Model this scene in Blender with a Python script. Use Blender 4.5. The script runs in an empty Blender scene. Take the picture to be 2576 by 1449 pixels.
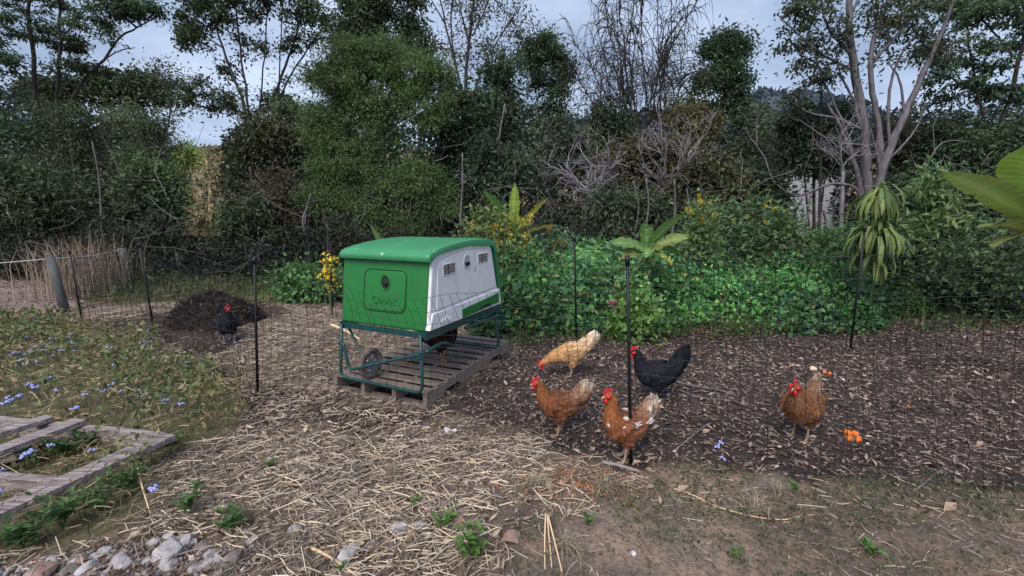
import bpy, bmesh, math, random
import numpy as np
from mathutils import Vector, Matrix
RND = np.random.RandomState(7)
random.seed(7)
sc = bpy.context.scene
# ------------------------------------------------------------------ camera, sky, sun, exposure
FPX, TH, H = 1100.0, math.atan(180/1100.0), 1.45      # focal length in pixels of a 2576 px wide picture, pitch, eye height
cam_d = bpy.data.cameras.new('camera'); cam = bpy.data.objects.new('camera', cam_d); sc.collection.objects.link(cam)
cam.location = (0, 0, H); cam.rotation_euler = (math.pi/2 - TH, 0, 0)
cam_d.sensor_width = 36.0; cam_d.lens = 36.0*FPX/2576.0; cam_d.clip_start = 0.05; cam_d.clip_end = 3000
sc.camera = cam
SUN_EL, SUN_AZ = math.radians(48), math.radians(205)  # soft dusk light from behind and above the camera
world = bpy.data.worlds.new('World'); sc.world = world; world.use_nodes = True
nt = world.node_tree; N = nt.nodes; L_ = nt.links; N.clear()
wo = N.new('ShaderNodeOutputWorld'); bg = N.new('ShaderNodeBackground'); bg.inputs[1].default_value = 0.062
sky = N.new('ShaderNodeTexSky'); sky.sky_type = 'NISHITA'; sky.sun_disc = False; sky.sun_elevation = SUN_EL; sky.sun_rotation = SUN_AZ
tc = N.new('ShaderNodeTexCoord'); sep = N.new('ShaderNodeSeparateXYZ'); L_.new(tc.outputs['Generated'], sep.inputs[0])
ab = N.new('ShaderNodeMath'); ab.operation = 'ABSOLUTE'; L_.new(sep.outputs[2], ab.inputs[0])
ad = N.new('ShaderNodeMath'); ad.operation = 'ADD'; L_.new(ab.outputs[0], ad.inputs[0]); ad.inputs[1].default_value = 0.28
dv = N.new('ShaderNodeVectorMath'); dv.operation = 'DIVIDE'; L_.new(tc.outputs['Generated'], dv.inputs[0])
cb = N.new('ShaderNodeCombineXYZ')
for i in range(3): L_.new(ad.outputs[0], cb.inputs[i])
L_.new(cb.outputs[0], dv.inputs[1])
no = N.new('ShaderNodeTexNoise'); no.inputs['Scale'].default_value = 1.6; no.inputs['Detail'].default_value = 6; no.inputs['Roughness'].default_value = 0.5
L_.new(dv.outputs[0], no.inputs['Vector'])
cr = N.new('ShaderNodeValToRGB'); L_.new(no.outputs[0], cr.inputs[0])
cr.color_ramp.elements[0].position = 0.40; cr.color_ramp.elements[0].color = (2.6, 3.3, 4.75, 1)
cr.color_ramp.elements[1].position = 0.62; cr.color_ramp.elements[1].color = (5.0, 5.9, 7.6, 1)
mx = N.new('ShaderNodeMix'); mx.data_type = 'RGBA'; mx.inputs[0].default_value = 0.93
L_.new(sky.outputs[0], mx.inputs[6]); L_.new(cr.outputs[0], mx.inputs[7]); L_.new(mx.outputs[2], bg.inputs[0]); L_.new(bg.outputs[0], wo.inputs[0])
sun_d = bpy.data.lights.new('sun', 'SUN'); sun_d.energy = 1.5; sun_d.angle = math.radians(40); sun_d.color = (1.0, 0.95, 0.9)
sun = bpy.data.objects.new('sun', sun_d); sc.collection.objects.link(sun)
sd = Vector((math.sin(SUN_AZ)*math.cos(SUN_EL), math.cos(SUN_AZ)*math.cos(SUN_EL), math.sin(SUN_EL)))
sun.rotation_euler = sd.to_track_quat('Z', 'Y').to_euler()
sc.view_settings.view_transform = 'Standard'; sc.view_settings.look = 'None'
sc.view_settings.exposure = 1.22; sc.view_settings.gamma = 1.0; sc.view_settings.use_curve_mapping = False
sc.render.engine = 'CYCLES'; sc.cycles.max_bounces = 5; sc.cycles.diffuse_bounces = 3; sc.cycles.glossy_bounces = 2
sc.cycles.transmission_bounces = 3; sc.cycles.transparent_max_bounces = 4; sc.cycles.use_denoising = True

# ------------------------------------------------------------------ measuring: where a pixel of the photograph (2576 px wide) stands
ct, st = math.cos(TH), math.sin(TH)
def ray(px, py):
    dx, dy = (px-1288)/FPX, -(py-724.5)/FPX
    return np.array([dx, ct+dy*st, -st+dy*ct])
def G(px, py, z=0.0):
    d = ray(px, py); return np.array([0, 0, H]) + (z-H)/d[2]*d
def W(px, py, Y):
    d = ray(px, py); return np.array([0, 0, H]) + Y/d[1]*d

# ------------------------------------------------------------------ noise
def _hash(ix, iy, iz):
    h = (ix*374761393 + iy*668265263 + iz*2147483647) & 0xffffffff
    h = ((h ^ (h >> 13))*1274126177) & 0xffffffff
    return ((h ^ (h >> 16)) & 0xffff)/65535.0
def vnoise(x, y, z=0.0, s=1.0):
    x = np.asarray(x, float)*s+1000; y = np.asarray(y, float)*s+1000; z = np.asarray(z, float)*s+1000+0*x
    ix, iy, iz = np.floor(x).astype(np.int64), np.floor(y).astype(np.int64), np.floor(z).astype(np.int64)
    fx, fy, fz = x-ix, y-iy, z-iz
    fx, fy, fz = fx*fx*(3-2*fx), fy*fy*(3-2*fy), fz*fz*(3-2*fz)
    r = 0
    for a in (0, 1):
        for b in (0, 1):
            for c in (0, 1):
                r = r + _hash(ix+a, iy+b, iz+c)*(fx if a else 1-fx)*(fy if b else 1-fy)*(fz if c else 1-fz)
    return r
def fbm(x, y, z=0.0, s=1.0, o=3):
    r = 0; a = 0.5; t = 0
    for i in range(o):
        r = r + a*vnoise(x, y, z, s*2**i); t += a; a *= 0.5
    return r/t

# ------------------------------------------------------------------ scene-graph helpers
COL = sc.collection
def tag(o, label=None, cat=None, group=None, kind=None):
    if label: o['label'] = label
    if cat: o['category'] = cat
    if group: o['group'] = group
    if kind: o['kind'] = kind
    return o
def link(o, parent=None):
    COL.objects.link(o)
    if parent is not None: o.parent = parent
    return o
def thing(name, label, cat, loc=(0, 0, 0), rz=0.0, group=None):
    o = bpy.data.objects.new(name, None); o.location = loc; o.rotation_euler = (0, 0, rz); o.empty_display_size = 0.1
    return tag(link(o), label, cat, group)
def raw_mesh(name, V, F, mat=None, col=None, smooth=False):
    """V (n,3) array; F list of index tuples or (m,k) array; col (n,3) vertex colours"""
    me = bpy.data.meshes.new(name)
    V = np.asarray(V, np.float32)
    if isinstance(F, np.ndarray):
        F = F.astype(np.int32); m, k = F.shape
        me.vertices.add(len(V)); me.vertices.foreach_set('co', V.ravel())
        me.loops.add(m*k); me.loops.foreach_set('vertex_index', F.ravel())
        me.polygons.add(m); me.polygons.foreach_set('loop_start', np.arange(0, m*k, k, dtype=np.int32))
        try: me.polygons.foreach_set('loop_total', np.full(m, k, np.int32))
        except Exception: pass
        me.update(calc_edges=True)
    else:
        me.from_pydata([tuple(map(float, v)) for v in V], [], [tuple(map(int, f)) for f in F]); me.update()
    if col is not None:
        at = me.color_attributes.new('col', 'FLOAT_COLOR', 'POINT')
        c = np.ones((len(V), 4), np.float32); c[:, :3] = np.clip(col, 0, 1); at.data.foreach_set('color', c.ravel())
    if mat: me.materials.append(mat)
    me.polygons.foreach_set('use_smooth', np.full(len(me.polygons), bool(smooth)))
    return me
def mesh_obj(name, V, F, mat=None, parent=None, col=None, smooth=False, bevel=0.0, seg=2):
    o = bpy.data.objects.new(name, raw_mesh(name, V, F, mat, col, smooth)); link(o, parent)
    if bevel: 
        b = o.modifiers.new('b', 'BEVEL'); b.width = bevel; b.segments = seg; b.limit_method = 'ANGLE'; b.angle_limit = math.radians(40)
    return o
def copy_tree(o, parent=None):
    c = o.copy(); COL.objects.link(c)
    if parent is not None: c.parent = parent
    for ch in list(o.children): copy_tree(ch, c)
    return c
class MB:
    def __init__(s): s.V = []; s.F = []
    def add(s, V, F):
        b = len(s.V); s.V += [tuple(v) for v in V]; s.F += [tuple(i+b for i in f) for f in F]; return s
    def box(s, c, d, R=None):
        x, y, z = d[0]/2, d[1]/2, d[2]/2
        V = np.array([(-x,-y,-z),(x,-y,-z),(x,y,-z),(-x,y,-z),(-x,-y,z),(x,-y,z),(x,y,z),(-x,y,z)])
        if R is not None: V = V @ np.array(R).T
        return s.add(V+np.array(c), [(0,3,2,1),(4,5,6,7),(0,1,5,4),(1,2,6,5),(2,3,7,6),(3,0,4,7)])
    def tube(s, P, r, n=8, cap=True):
        P = [np.array(p, float) for p in P]; m = len(P)
        r = [r]*m if np.isscalar(r) else list(r)
        V = []; up = None
        for i, p in enumerate(P):
            t = P[min(i+1, m-1)]-P[max(i-1, 0)]; t = t/(np.linalg.norm(t)+1e-9)
            if up is None:
                up = np.array([0, 0, 1.]) if abs(t[2]) < .9 else np.array([1., 0, 0])
            a = np.cross(up, t); a /= np.linalg.norm(a)+1e-9; b = np.cross(t, a); up = b
            for k in range(n):
                q = 2*math.pi*k/n; V.append(p + r[i]*(math.cos(q)*a+math.sin(q)*b))
        F = [(i*n+k, i*n+(k+1) % n, (i+1)*n+(k+1) % n, (i+1)*n+k) for i in range(m-1) for k in range(n)]
        if cap: F += [tuple(range(n-1, -1, -1)), tuple((m-1)*n+k for k in range(n))]
        return s.add(V, F)
    def obj(s, name, mat, parent=None, smooth=False, bevel=0, seg=2):
        return mesh_obj(name, np.array(s.V), s.F, mat, parent, None, smooth, bevel, seg)
def rounded(P, rad, n=5):
    """polyline with its inner corners rounded"""
    P = [np.array(p, float) for p in P]; out = [P[0]]
    for i in range(1, len(P)-1):
        a, b, c = P[i-1], P[i], P[i+1]; u = a-b; v = c-b; lu, lv = np.linalg.norm(u), np.linalg.norm(v)
        d = min(rad, lu*.45, lv*.45); p0 = b+u/lu*d; p1 = b+v/lv*d
        for k in range(n+1):
            t = k/n; out.append((1-t)**2*p0+2*t*(1-t)*b+t*t*p1)
    out.append(P[-1]); return out
def smooth_path(P, n=6):
    """Catmull-Rom through the points"""
    P = [np.array(p, float) for p in P]; Q = [2*P[0]-P[1]]+P+[2*P[-1]-P[-2]]; out = []
    for i in range(1, len(Q)-2):
        for k in range(n):
            t = k/n; a, b, c, d = Q[i-1], Q[i], Q[i+1], Q[i+2]
            out.append(.5*((2*b)+(c-a)*t+(2*a-5*b+4*c-d)*t*t+(-a+3*b-3*c+d)*t**3))
    out.append(P[-1]); return out

# ------------------------------------------------------------------ materials
def new_mat(name):
    m = bpy.data.materials.new(name); m.use_nodes = True; t = m.node_tree; return m, t, t.nodes, t.links, t.nodes['Principled BSDF']
def solid(name, c, rough=.6, var=.25, scale=12, bump=0.0, bscale=40, spec=.4, metal=0.0, c2=None, detail=5, stretch=None, obj=True, speck=None, grime=None):
    """base colour with noise variation, optional second colour and bump"""
    m, t, n, l, p = new_mat(name)
    tc = n.new('ShaderNodeTexCoord'); v = tc.outputs['Object' if obj else 'Generated']
    if stretch:
        mp = n.new('ShaderNodeMapping'); mp.inputs['Scale'].default_value = stretch; l.new(v, mp.inputs[0]); v = mp.outputs[0]
    no = n.new('ShaderNodeTexNoise'); no.inputs['Scale'].default_value = scale; no.inputs['Detail'].default_value = detail; no.inputs['Roughness'].default_value = .6; l.new(v, no.inputs['Vector'])
    r = n.new('ShaderNodeValToRGB'); r.color_ramp.elements[0].position = .3; r.color_ramp.elements[1].position = .7; l.new(no.outputs[0], r.inputs[0])
    c2 = c2 or tuple(min(1, x*(1+var)) for x in c)
    r.color_ramp.elements[0].color = (*[x*(1-var) for x in c], 1); r.color_ramp.elements[1].color = (*c2, 1)
    out = r.outputs[0]
    def over(out, fac, c3):
        mx = n.new('ShaderNodeMix'); mx.data_type = 'RGBA'; l.new(fac, mx.inputs[0]); l.new(out, mx.inputs[6]); mx.inputs[7].default_value = (*c3, 1); return mx.outputs[2]
    if grime:
        mp2 = n.new('ShaderNodeMapping'); mp2.inputs['Scale'].default_value = (6, 6, 1.6); l.new(tc.outputs['Object'], mp2.inputs[0]); n3 = n.new('ShaderNodeTexNoise'); n3.inputs['Scale'].default_value = 2.2; n3.inputs['Detail'].default_value = 8; n3.inputs['Roughness'].default_value = .7; l.new(mp2.outputs[0], n3.inputs['Vector'])
        q = n.new('ShaderNodeMapRange'); q.inputs[1].default_value = .48; q.inputs[2].default_value = .72; q.inputs[3].default_value = 0; q.inputs[4].default_value = grime[1]; l.new(n3.outputs[0], q.inputs[0]); out = over(out, q.outputs[0], grime[0])
    if speck:
        vo = n.new('ShaderNodeTexVoronoi'); vo.inputs['Scale'].default_value = speck[0]; vo.inputs['Randomness'].default_value = 1; l.new(tc.outputs['Object'], vo.inputs['Vector'])
        q = n.new('ShaderNodeMapRange'); q.inputs[1].default_value = speck[1]; q.inputs[2].default_value = speck[1]*.6; q.inputs[3].default_value = 0; q.inputs[4].default_value = .8; l.new(vo.outputs['Distance'], q.inputs[0]); out = over(out, q.outputs[0], speck[2])
    l.new(out, p.inputs['Base Color']); p.inputs['Roughness'].default_value = rough; p.inputs['Specular IOR Level'].default_value = spec; p.inputs['Metallic'].default_value = metal
    if bump:
        b = n.new('ShaderNodeBump'); b.inputs['Strength'].default_value = bump; b.inputs['Distance'].default_value = .01
        n2 = n.new('ShaderNodeTexNoise'); n2.inputs['Scale'].default_value = bscale; n2.inputs['Detail'].default_value = 4; l.new(v, n2.inputs['Vector']); l.new(n2.outputs[0], b.inputs['Height']); l.new(b.outputs[0], p.inputs['Normal'])
    return m
def attr_mat(name, rough=.7, spec=.3, trans=0.0, bump=0.0, bscale=60, noise=0.0, nscale=30):
    m, t, n, l, p = new_mat(name)
    a = n.new('ShaderNodeAttribute'); a.attribute_name = 'col'; c = a.outputs['Color']
    if noise:
        tc = n.new('ShaderNodeTexCoord'); no = n.new('ShaderNodeTexNoise'); no.inputs['Scale'].default_value = nscale; no.inputs['Detail'].default_value = 6; no.inputs['Roughness'].default_value = .7; l.new(tc.outputs['Object'], no.inputs['Vector'])
        mr = n.new('ShaderNodeMapRange'); mr.inputs[1].default_value = .3; mr.inputs[2].default_value = .7; mr.inputs[3].default_value = 1-noise; mr.inputs[4].default_value = 1+noise; l.new(no.outputs[0], mr.inputs[0])
        mm = n.new('ShaderNodeVectorMath'); mm.operation = 'SCALE'; l.new(c, mm.inputs[0]); l.new(mr.outputs[0], mm.inputs['Scale']); c = mm.outputs[0]
        if bump:
            b = n.new('ShaderNodeBump'); b.inputs['Strength'].default_value = bump; b.inputs['Distance'].default_value = .02; l.new(no.outputs[0], b.inputs['Height']); l.new(b.outputs[0], p.inputs['Normal'])
    l.new(c, p.inputs['Base Color']); p.inputs['Roughness'].default_value = rough; p.inputs['Specular IOR Level'].default_value = spec
    if trans:
        tr = n.new('ShaderNodeBsdfTranslucent'); l.new(c, tr.inputs[0]); ms = n.new('ShaderNodeMixShader'); ms.inputs[0].default_value = trans
        l.new(p.outputs[0], ms.inputs[1]); l.new(tr.outputs[0], ms.inputs[2]); l.new(ms.outputs[0], n['Material Output'].inputs[0])
    return m
M = {}
M['leaf'] = attr_mat('leaf', .55, .35, .3)
M['litter'] = attr_mat('litter', .85, .15)
M['ground'] = attr_mat('ground', .95, .1, 0, .9, 60, .45, 55)
M['feather'] = attr_mat('feather', .75, .2, 0, 0, 60, .12, 120)
M['bark'] = solid('bark', (.055, .046, .043), .9, .45, 4, .5, 30, .1, stretch=(3, 3, .6))
M['bark_grey'] = solid('bark_grey', (.155, .14, .15), .9, .45, 4, .4, 30, .1, stretch=(3, 3, .6))
M['twig_grey'] = solid('twig_grey', (.26, .24, .25), .9, .3, 6, 0, 30, .1)
M['stem_green'] = solid('stem_green', (.07, .11, .04), .7, .3, 10)
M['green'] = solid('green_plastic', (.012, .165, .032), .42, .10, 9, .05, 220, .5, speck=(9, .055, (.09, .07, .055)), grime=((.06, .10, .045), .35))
M['roof'] = solid('sky_lightened_green_plastic', (.04, .26, .105), .40, .12, 5, .05, 220, .5, speck=(8, .075, (.55, .55, .55)), grime=((.10, .17, .10), .5))  # same plastic as the body, lightened to stand in for sky reflection
M['white'] = solid('pale_plastic', (.76, .755, .765), .5, .05, 6, .03, 200, .4, speck=(10, .05, (.22, .18, .15)), grime=((.36, .34, .33), .35))
M['steel'] = solid('dark_green_steel', (.009, .062, .062), .35, .2, 8, .03, 90, .5, speck=(22, .09, (.16, .15, .13)), grime=((.05, .06, .05), .5))
M['blackplastic'] = solid('black_plastic', (.008, .008, .01), .5, .3, 20)
M['net'] = solid('net_twine', (.010, .012, .016), .7, .3, 20)
M['tyre'] = solid('muddy_tyre', (.12, .10, .09), .9, .5, 10, .5, 60, .1, c2=(.30, .25, .22))
M['rim'] = solid('grey_rim', (.15, .15, .18), .5, .25, 20)
M['wood'] = solid('weathered_wood', (.235, .17, .135), .9, .42, 5, .5, 14, .1, c2=(.33, .275, .245), stretch=(1.2, 14, 14))
M['woodpink'] = solid('weathered_red_wood', (.27, .175, .16), .9, .5, 5, .9, 12, .1, c2=(.46, .41, .40), stretch=(1.0, 12, 12))
M['post'] = solid('grey_post_wood', (.12, .125, .118), .9, .35, 6, .6, 20, .1, stretch=(8, 8, .8))
M['red'] = solid('comb_red', (.62, .022, .035), .55, .25, 60, .3, 150, .4)
M['beak'] = solid('beak_horn', (.45, .30, .14), .5, .2, 30)
M['eye'] = solid('hen_eye', (.02, .01, .006), .15, .1, 10)
M['rock'] = solid('rubble_stone', (.36, .325, .32), .95, .3, 9, .9, 45, .1, c2=(.54, .50, .49))
M['rock_pink'] = solid('clay_rubble', (.31, .18, .14), .95, .35, 9, .9, 45, .1, c2=(.40, .29, .25))
M['rock_brown'] = solid('brown_rubble', (.17, .135, .13), .95, .35, 9, .9, 45, .1, c2=(.27, .22, .20))
M['shed'] = solid('pale_sheet', (.80, .81, .86), .6, .08, 3)
M['rope'] = solid('white_rope', (.5, .52, .5), .8, .1, 20)
M['wire'] = solid('galvanised_wire', (.16, .17, .17), .5, .2, 20)
M['orange'] = solid('orange_peel', (.75, .17, .02), .5, .15, 60, .3, 300)
M['pith'] = solid('pale_pith', (.72, .52, .32), .7, .1, 50)
M['shell'] = solid('egg_shell', (.62, .62, .66), .6, .05, 20)
M['lav'] = solid('lavender_florets', (.40, .42, .78), .8, .25, 60)
M['yellow'] = solid('yellow_petals', (.75, .46, .03), .7, .2, 30)

# ------------------------------------------------------------------ fast scattered pieces
def unit(v): return v/(np.linalg.norm(v, axis=-1, keepdims=True)+1e-9)
def rdir(n, zb=0.0, rs=RND):
    v = rs.normal(size=(n, 3)); v = unit(v); v[:, 2] += zb; return unit(v)
def leaf_arrays(P, D, Nn, L, Wd, fold=.25):
    """folded rhombus leaves: base P, direction D, rough normal Nn, length L, width Wd"""
    n = len(P); L = np.broadcast_to(np.asarray(L, float).reshape(-1, 1), (n, 1)); Wd = np.broadcast_to(np.asarray(Wd, float).reshape(-1, 1), (n, 1))
    S = unit(np.cross(D, Nn)); U = np.cross(S, D)
    mid = P + D*L*.42 + U*Wd*fold
    V = np.stack([P, mid+S*Wd*.5, P+D*L, mid-S*Wd*.5], 1).reshape(-1, 3)
    b = np.arange(n)[:, None]*4
    F = np.concatenate([b+np.array([[0, 2, 1]]), b+np.array([[0, 3, 2]])], 0)
    return V, F
def leaves_obj(name, P, D, Nn, L, Wd, C, mat=None, parent=None, fold=.25, stuff=True):
    V, F = leaf_arrays(P, D, Nn, L, Wd, fold)
    o = mesh_obj(name, V, F, mat or M['leaf'], parent, np.repeat(C, 4, 0))
    if stuff: o['kind'] = 'stuff'
    return o
def prisms(P0, P1, P2, r, n=3):
    """bent three-sided stalks through P0, P1, P2 with radius r (k,1)"""
    k = len(P0); r = np.broadcast_to(np.asarray(r, float).reshape(-1, 1), (k, 1))
    T = unit(P2-P0); A = unit(np.cross(T, np.array([0.13, .1, 1.]))); B = np.cross(T, A); Vs = []
    for P in (P0, P1, P2):
        for j in range(n):
            q = 2*math.pi*j/n+.5; Vs.append(P+r*(math.cos(q)*A+math.sin(q)*B))
    V = np.stack(Vs, 1).reshape(-1, 3); b = np.arange(k)[:, None]*(3*n); F = []
    for s in range(2):
        for j in range(n):
            F.append(b+np.array([[s*n+j, s*n+(j+1) % n, (s+1)*n+(j+1) % n, (s+1)*n+j]]))
    return V, np.concatenate(F, 0), 3*n
def blades(P, D, L, Wd, bend):
    """grass blades: two-segment tapered ribbon"""
    n = len(P); up = np.array([0, 0, 1.]); S = unit(np.cross(D, up+0*D)); L = L.reshape(-1, 1); Wd = Wd.reshape(-1, 1); bend = bend.reshape(-1, 1)
    hor = D.copy(); hor[:, 2] = 0; hor = unit(hor)
    m = P+D*L*.5; tip = P+D*L*.85+hor*L*bend-np.array([0, 0, 1.])*L*bend*.5
    V = np.stack([P-S*Wd/2, P+S*Wd/2, m-S*Wd*.42, m+S*Wd*.42, tip, tip], 1).reshape(-1, 3)
    b = np.arange(n)[:, None]*6
    F = np.concatenate([b+np.array([[0, 1, 3, 2]]), b+np.array([[2, 3, 4, 5]])], 0)
    V[5::6] += (S*Wd*.05)
    return V, F
# ------------------------------------------------------------------ ground: zones measured from the photograph
def poly(pts): return np.array([G(max(-2500, x), y)[:2] for x, y in pts])
def inside(P, x, y):
    r = np.zeros(x.shape, bool); n = len(P)
    for i in range(n):
        x0, y0 = P[i]; x1, y1 = P[(i+1) % n]
        c = ((y0 > y) != (y1 > y)) & (x < (x1-x0)*(y-y0)/((y1-y0) if y1 != y0 else 1e-9)+x0); r ^= c
    return r
Z = {
 'weeds': poly([(-2400, 790), (0, 800), (120, 812), (230, 838), (330, 850), (420, 862), (480, 905), (530, 950), (545, 1010), (600, 1060), (560, 1110), (470, 1150), (400, 1200), (360, 1290), (300, 1340), (180, 1385), (0, 1400), (-900, 1400)]),
 'rubble': poly([(-900, 1400), (0, 1400), (180, 1385), (330, 1335), (560, 1345), (680, 1375), (640, 1430), (560, 1520), (300, 1800), (-900, 1800)]),
 'mulch': poly([(1255, 832), (2576, 872), (3600, 900), (3900, 1330), (2576, 1235), (1850, 1180), (1620, 1180), (1450, 1150), (1300, 1060), (1120, 1050), (1090, 1040), (1290, 880)]),
 'mulch2': poly([(240, 825), (330, 800), (430, 790), (560, 770), (700, 765), (730, 790), (640, 820), (600, 850), (560, 880), (500, 905), (420, 865), (330, 850)]),
 'mulch3': poly([(480, 905), (640, 990), (850, 990), (860, 1040), (1090, 1040), (1110, 1060), (900, 1085), (640, 1090), (540, 1010)]),
 'dirt': poly([(1480, 1215), (1850, 1180), (2576, 1235), (3900, 1330), (3900, 2600), (1400, 2600), (1330, 1500), (1340, 1330)]),
 'road': poly([(-2400, 690), (0, 690), (180, 700), (215, 740), (195, 785), (0, 795), (-2400, 785)]),
}
def zone(x, y):
    j = (fbm(x, y, 0, 3.0, 3)-.5)*.45; k = (fbm(x, y, 5, 3.0, 3)-.5)*.45
    xx, yy = x+j, y+k; z = np.full(x.shape, 'straw', dtype='U8')
    z[y > 7.3] = 'far'
    z[inside(Z['mulch'], xx, yy) | inside(Z['mulch2'], xx, yy)] = 'mulch'
    z[inside(Z['mulch3'], xx, yy)] = 'mix'
    z[(z == 'straw') & (x > .2) & (y > 3.3) & (y < 7)] = 'mulch'; z[(yy > 5.0+.13*(xx-1)) & (xx > -.35) & (y < 9)] = 'bank'
    q_ = (fbm(x, y, 17, 1.6, 4)-.5)*1.3; z[inside(Z['weeds'], x+q_, y+.5*q_)] = 'weeds'
    z[inside(Z['rubble'], xx, yy)] = 'rubble'
    z[inside(Z['dirt'], xx, yy)] = 'dirt'
    z[inside(Z['road'], xx, yy)] = 'road'
    return z
def height(x, y):
    x = np.asarray(x, float); y = np.asarray(y, float)
    h = (fbm(x, y, 0, 1.3, 3)-.5)*.07*np.clip(y/2.5, .4, 1)
    rise = np.clip((y-17)/45, 0, 1); h = h + 10.3*rise*rise*(3-2*rise)*.9 + np.clip((y-17)/80, 0, 1)*1.5
    h = h + .06*np.exp(-(((x+4.6)/1.5)**2+((y-5.9)/.8)**2))
    return h
gx = np.concatenate([-np.geomspace(7.5, 500, 40)[::-1], np.arange(-7.4, 6.4, .075), np.geomspace(6.5, 500, 42)])
gy = np.concatenate([-np.geomspace(.6, 60, 16)[::-1], np.arange(.2, 9.0, .07), np.geomspace(9.1, 600, 60)])
XX, YY = np.meshgrid(gx, gy); xf, yf = XX.ravel(), YY.ravel(); zf = height(xf, yf)
zz = zone(xf, yf)
base = {'straw': (.20, .15, .118), 'mulch': (.07, .052, .046), 'mix': (.10, .075, .064), 'weeds': (.15, .13, .08), 'rubble': (.24, .17, .14), 'dirt': (.215, .165, .135),
        'road': (.27, .20, .18), 'bank': (.045, .038, .026), 'far': (.11, .105, .05)}
gc = np.array([base[k] for k in zz])
n1 = fbm(xf, yf, 0, 2.2, 4)[:, None]; n2 = fbm(xf, yf, 9, 7, 3)[:, None]
dx_, dy_ = xf+.642, yf-3.122; lx = dx_*.917-dy_*.398; ly = dx_*.398+dy_*.917; gc[(lx > -.9) & (lx < -.03) & (ly > .05) & (ly < 1.5)] = (.035, .027, .024)  # shade under the pallet painted into the ground colour
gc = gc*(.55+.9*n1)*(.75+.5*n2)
hill = (yf > 22)[:, None]; gc = np.where(hill, np.array([.23, .19, .105])*(.6+.8*fbm(xf, yf, 3, .35, 4)[:, None]), gc)
dm = (zz == 'dirt')[:, None]; gc = np.where(dm & (n2 > .55), gc*np.array([1.22, 1.14, 1.06]), gc)
nx, ny = len(gx), len(gy); I = np.arange(nx*ny).reshape(ny, nx)
F = np.stack([I[:-1, :-1], I[:-1, 1:], I[1:, 1:], I[1:, :-1]], -1).reshape(-1, 4)
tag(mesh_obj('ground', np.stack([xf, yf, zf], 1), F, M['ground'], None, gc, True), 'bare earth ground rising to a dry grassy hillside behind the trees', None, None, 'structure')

# a wooded hill on the skyline
def hill_mesh():
    xs = np.linspace(-300, 420, 120); ys = np.linspace(230, 420, 30); X, Y = np.meshgrid(xs, ys)
    prof = 60*np.exp(-((X-205)/95)**2)+46*np.exp(-((X-60)/110)**2)+34*np.exp(-((X+170)/120)**2)
    Zh = prof*np.clip(1-((Y-320)/90)**2, 0, 1)+fbm(X, Y, 0, .08, 3)*9+8
    cc = np.array([.075, .095, .12])*(.5+fbm(X, Y, 0, .35, 3).ravel()[:, None])  # blue-grey tint paints distance haze into the hill colour
    n, m = X.shape[1], X.shape[0]; I = np.arange(n*m).reshape(m, n); F = np.stack([I[:-1, :-1], I[:-1, 1:], I[1:, 1:], I[1:, :-1]], -1).reshape(-1, 4)
    o = mesh_obj('hill', np.stack([X.ravel(), Y.ravel(), Zh.ravel()], 1), F, M['litter'], None, cc, True)
    tag(o, 'distant wooded hill on the skyline between the trees', None, None, 'structure')
    k = 9000; px = RND.uniform(-300, 420, k); py = RND.uniform(235, 330, k)
    pz = (60*np.exp(-((px-205)/95)**2)+46*np.exp(-((px-60)/110)**2)+34*np.exp(-((px+170)/120)**2))*np.clip(1-((py-320)/90)**2, 0, 1)+fbm(px, py, 0, .08, 3)*9+7
    P = np.stack([px, py, pz], 1); D = rdir(k, .8); C = np.array([.075, .098, .125])*RND.uniform(.5, 1.4, (k, 1))  # forest carries the same painted haze tint
    tag(leaves_obj('forest', P, D, rdir(k), RND.uniform(3, 7, k), RND.uniform(3, 6, k), C), 'forest covering the distant hill', None, None, 'stuff')
hill_mesh()

# ------------------------------------------------------------------ litter
def sample(n, xr, yr, zs, ypow=1.0):
    x = RND.uniform(*xr, n); y = yr[0]+(yr[1]-yr[0])*RND.uniform(0, 1, n)**ypow
    k = (x > -1.35*y-1.2) & (x < 1.35*y+1.2); x, y = x[k], y[k]
    dx_, dy_ = x+.642, y-3.122; lx = dx_*.917-dy_*.398; ly = dx_*.398+dy_*.917; under = (lx > -.93) & (lx < 0) & (ly > .02) & (ly < 1.56)
    k = np.isin(zone(x, y), zs) & ~under; return x[k], y[k]
def straw(name, n, xr, yr, zs, lmin, lmax, r, label, colr, stand=.12, ypow=1.0, lift=.03, thin=None):
    x, y = sample(n, xr, yr, zs, ypow)
    if thin is not None:
        k = RND.uniform(size=len(x)) < thin(x, y); x, y = x[k], y[k]
    m = len(x); z = height(x, y)+RND.uniform(.002, lift, m)
    a = RND.vonmises(.25, .35, m); e = RND.normal(0, stand, m); L = RND.uniform(lmin, lmax, m)*RND.uniform(.4, 1, m)
    D = np.stack([np.cos(a)*np.cos(e), np.sin(a)*np.cos(e), np.abs(np.sin(e))], 1)
    P0 = np.stack([x, y, z], 1)-D*L[:, None]*.5; P0[:, 2] = np.maximum(P0[:, 2], height(P0[:, 0], P0[:, 1])+.002); P2 = P0+D*L[:, None]
    P1 = (P0+P2)/2+RND.normal(0, 1, (m, 3))*L[:, None]*.06
    V, F, k = prisms(P0, P1, P2, RND.uniform(.5, 1, m)*r)
    c = np.array(colr)[RND.randint(0, len(colr), m)]*RND.uniform(.6, 1.25, (m, 1))*(.62+.75*fbm(x, y, 14, 1.4, 2))[:, None]
    return tag(mesh_obj(name, V, F, M['litter'], None, np.repeat(c, k, 0)), label, None, None, 'stuff')
SC = [(.53, .42, .31), (.42, .33, .24), (.60, .50, .385), (.26, .195, .15), (.19, .14, .115), (.38, .34, .30), (.15, .11, .09)]
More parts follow.
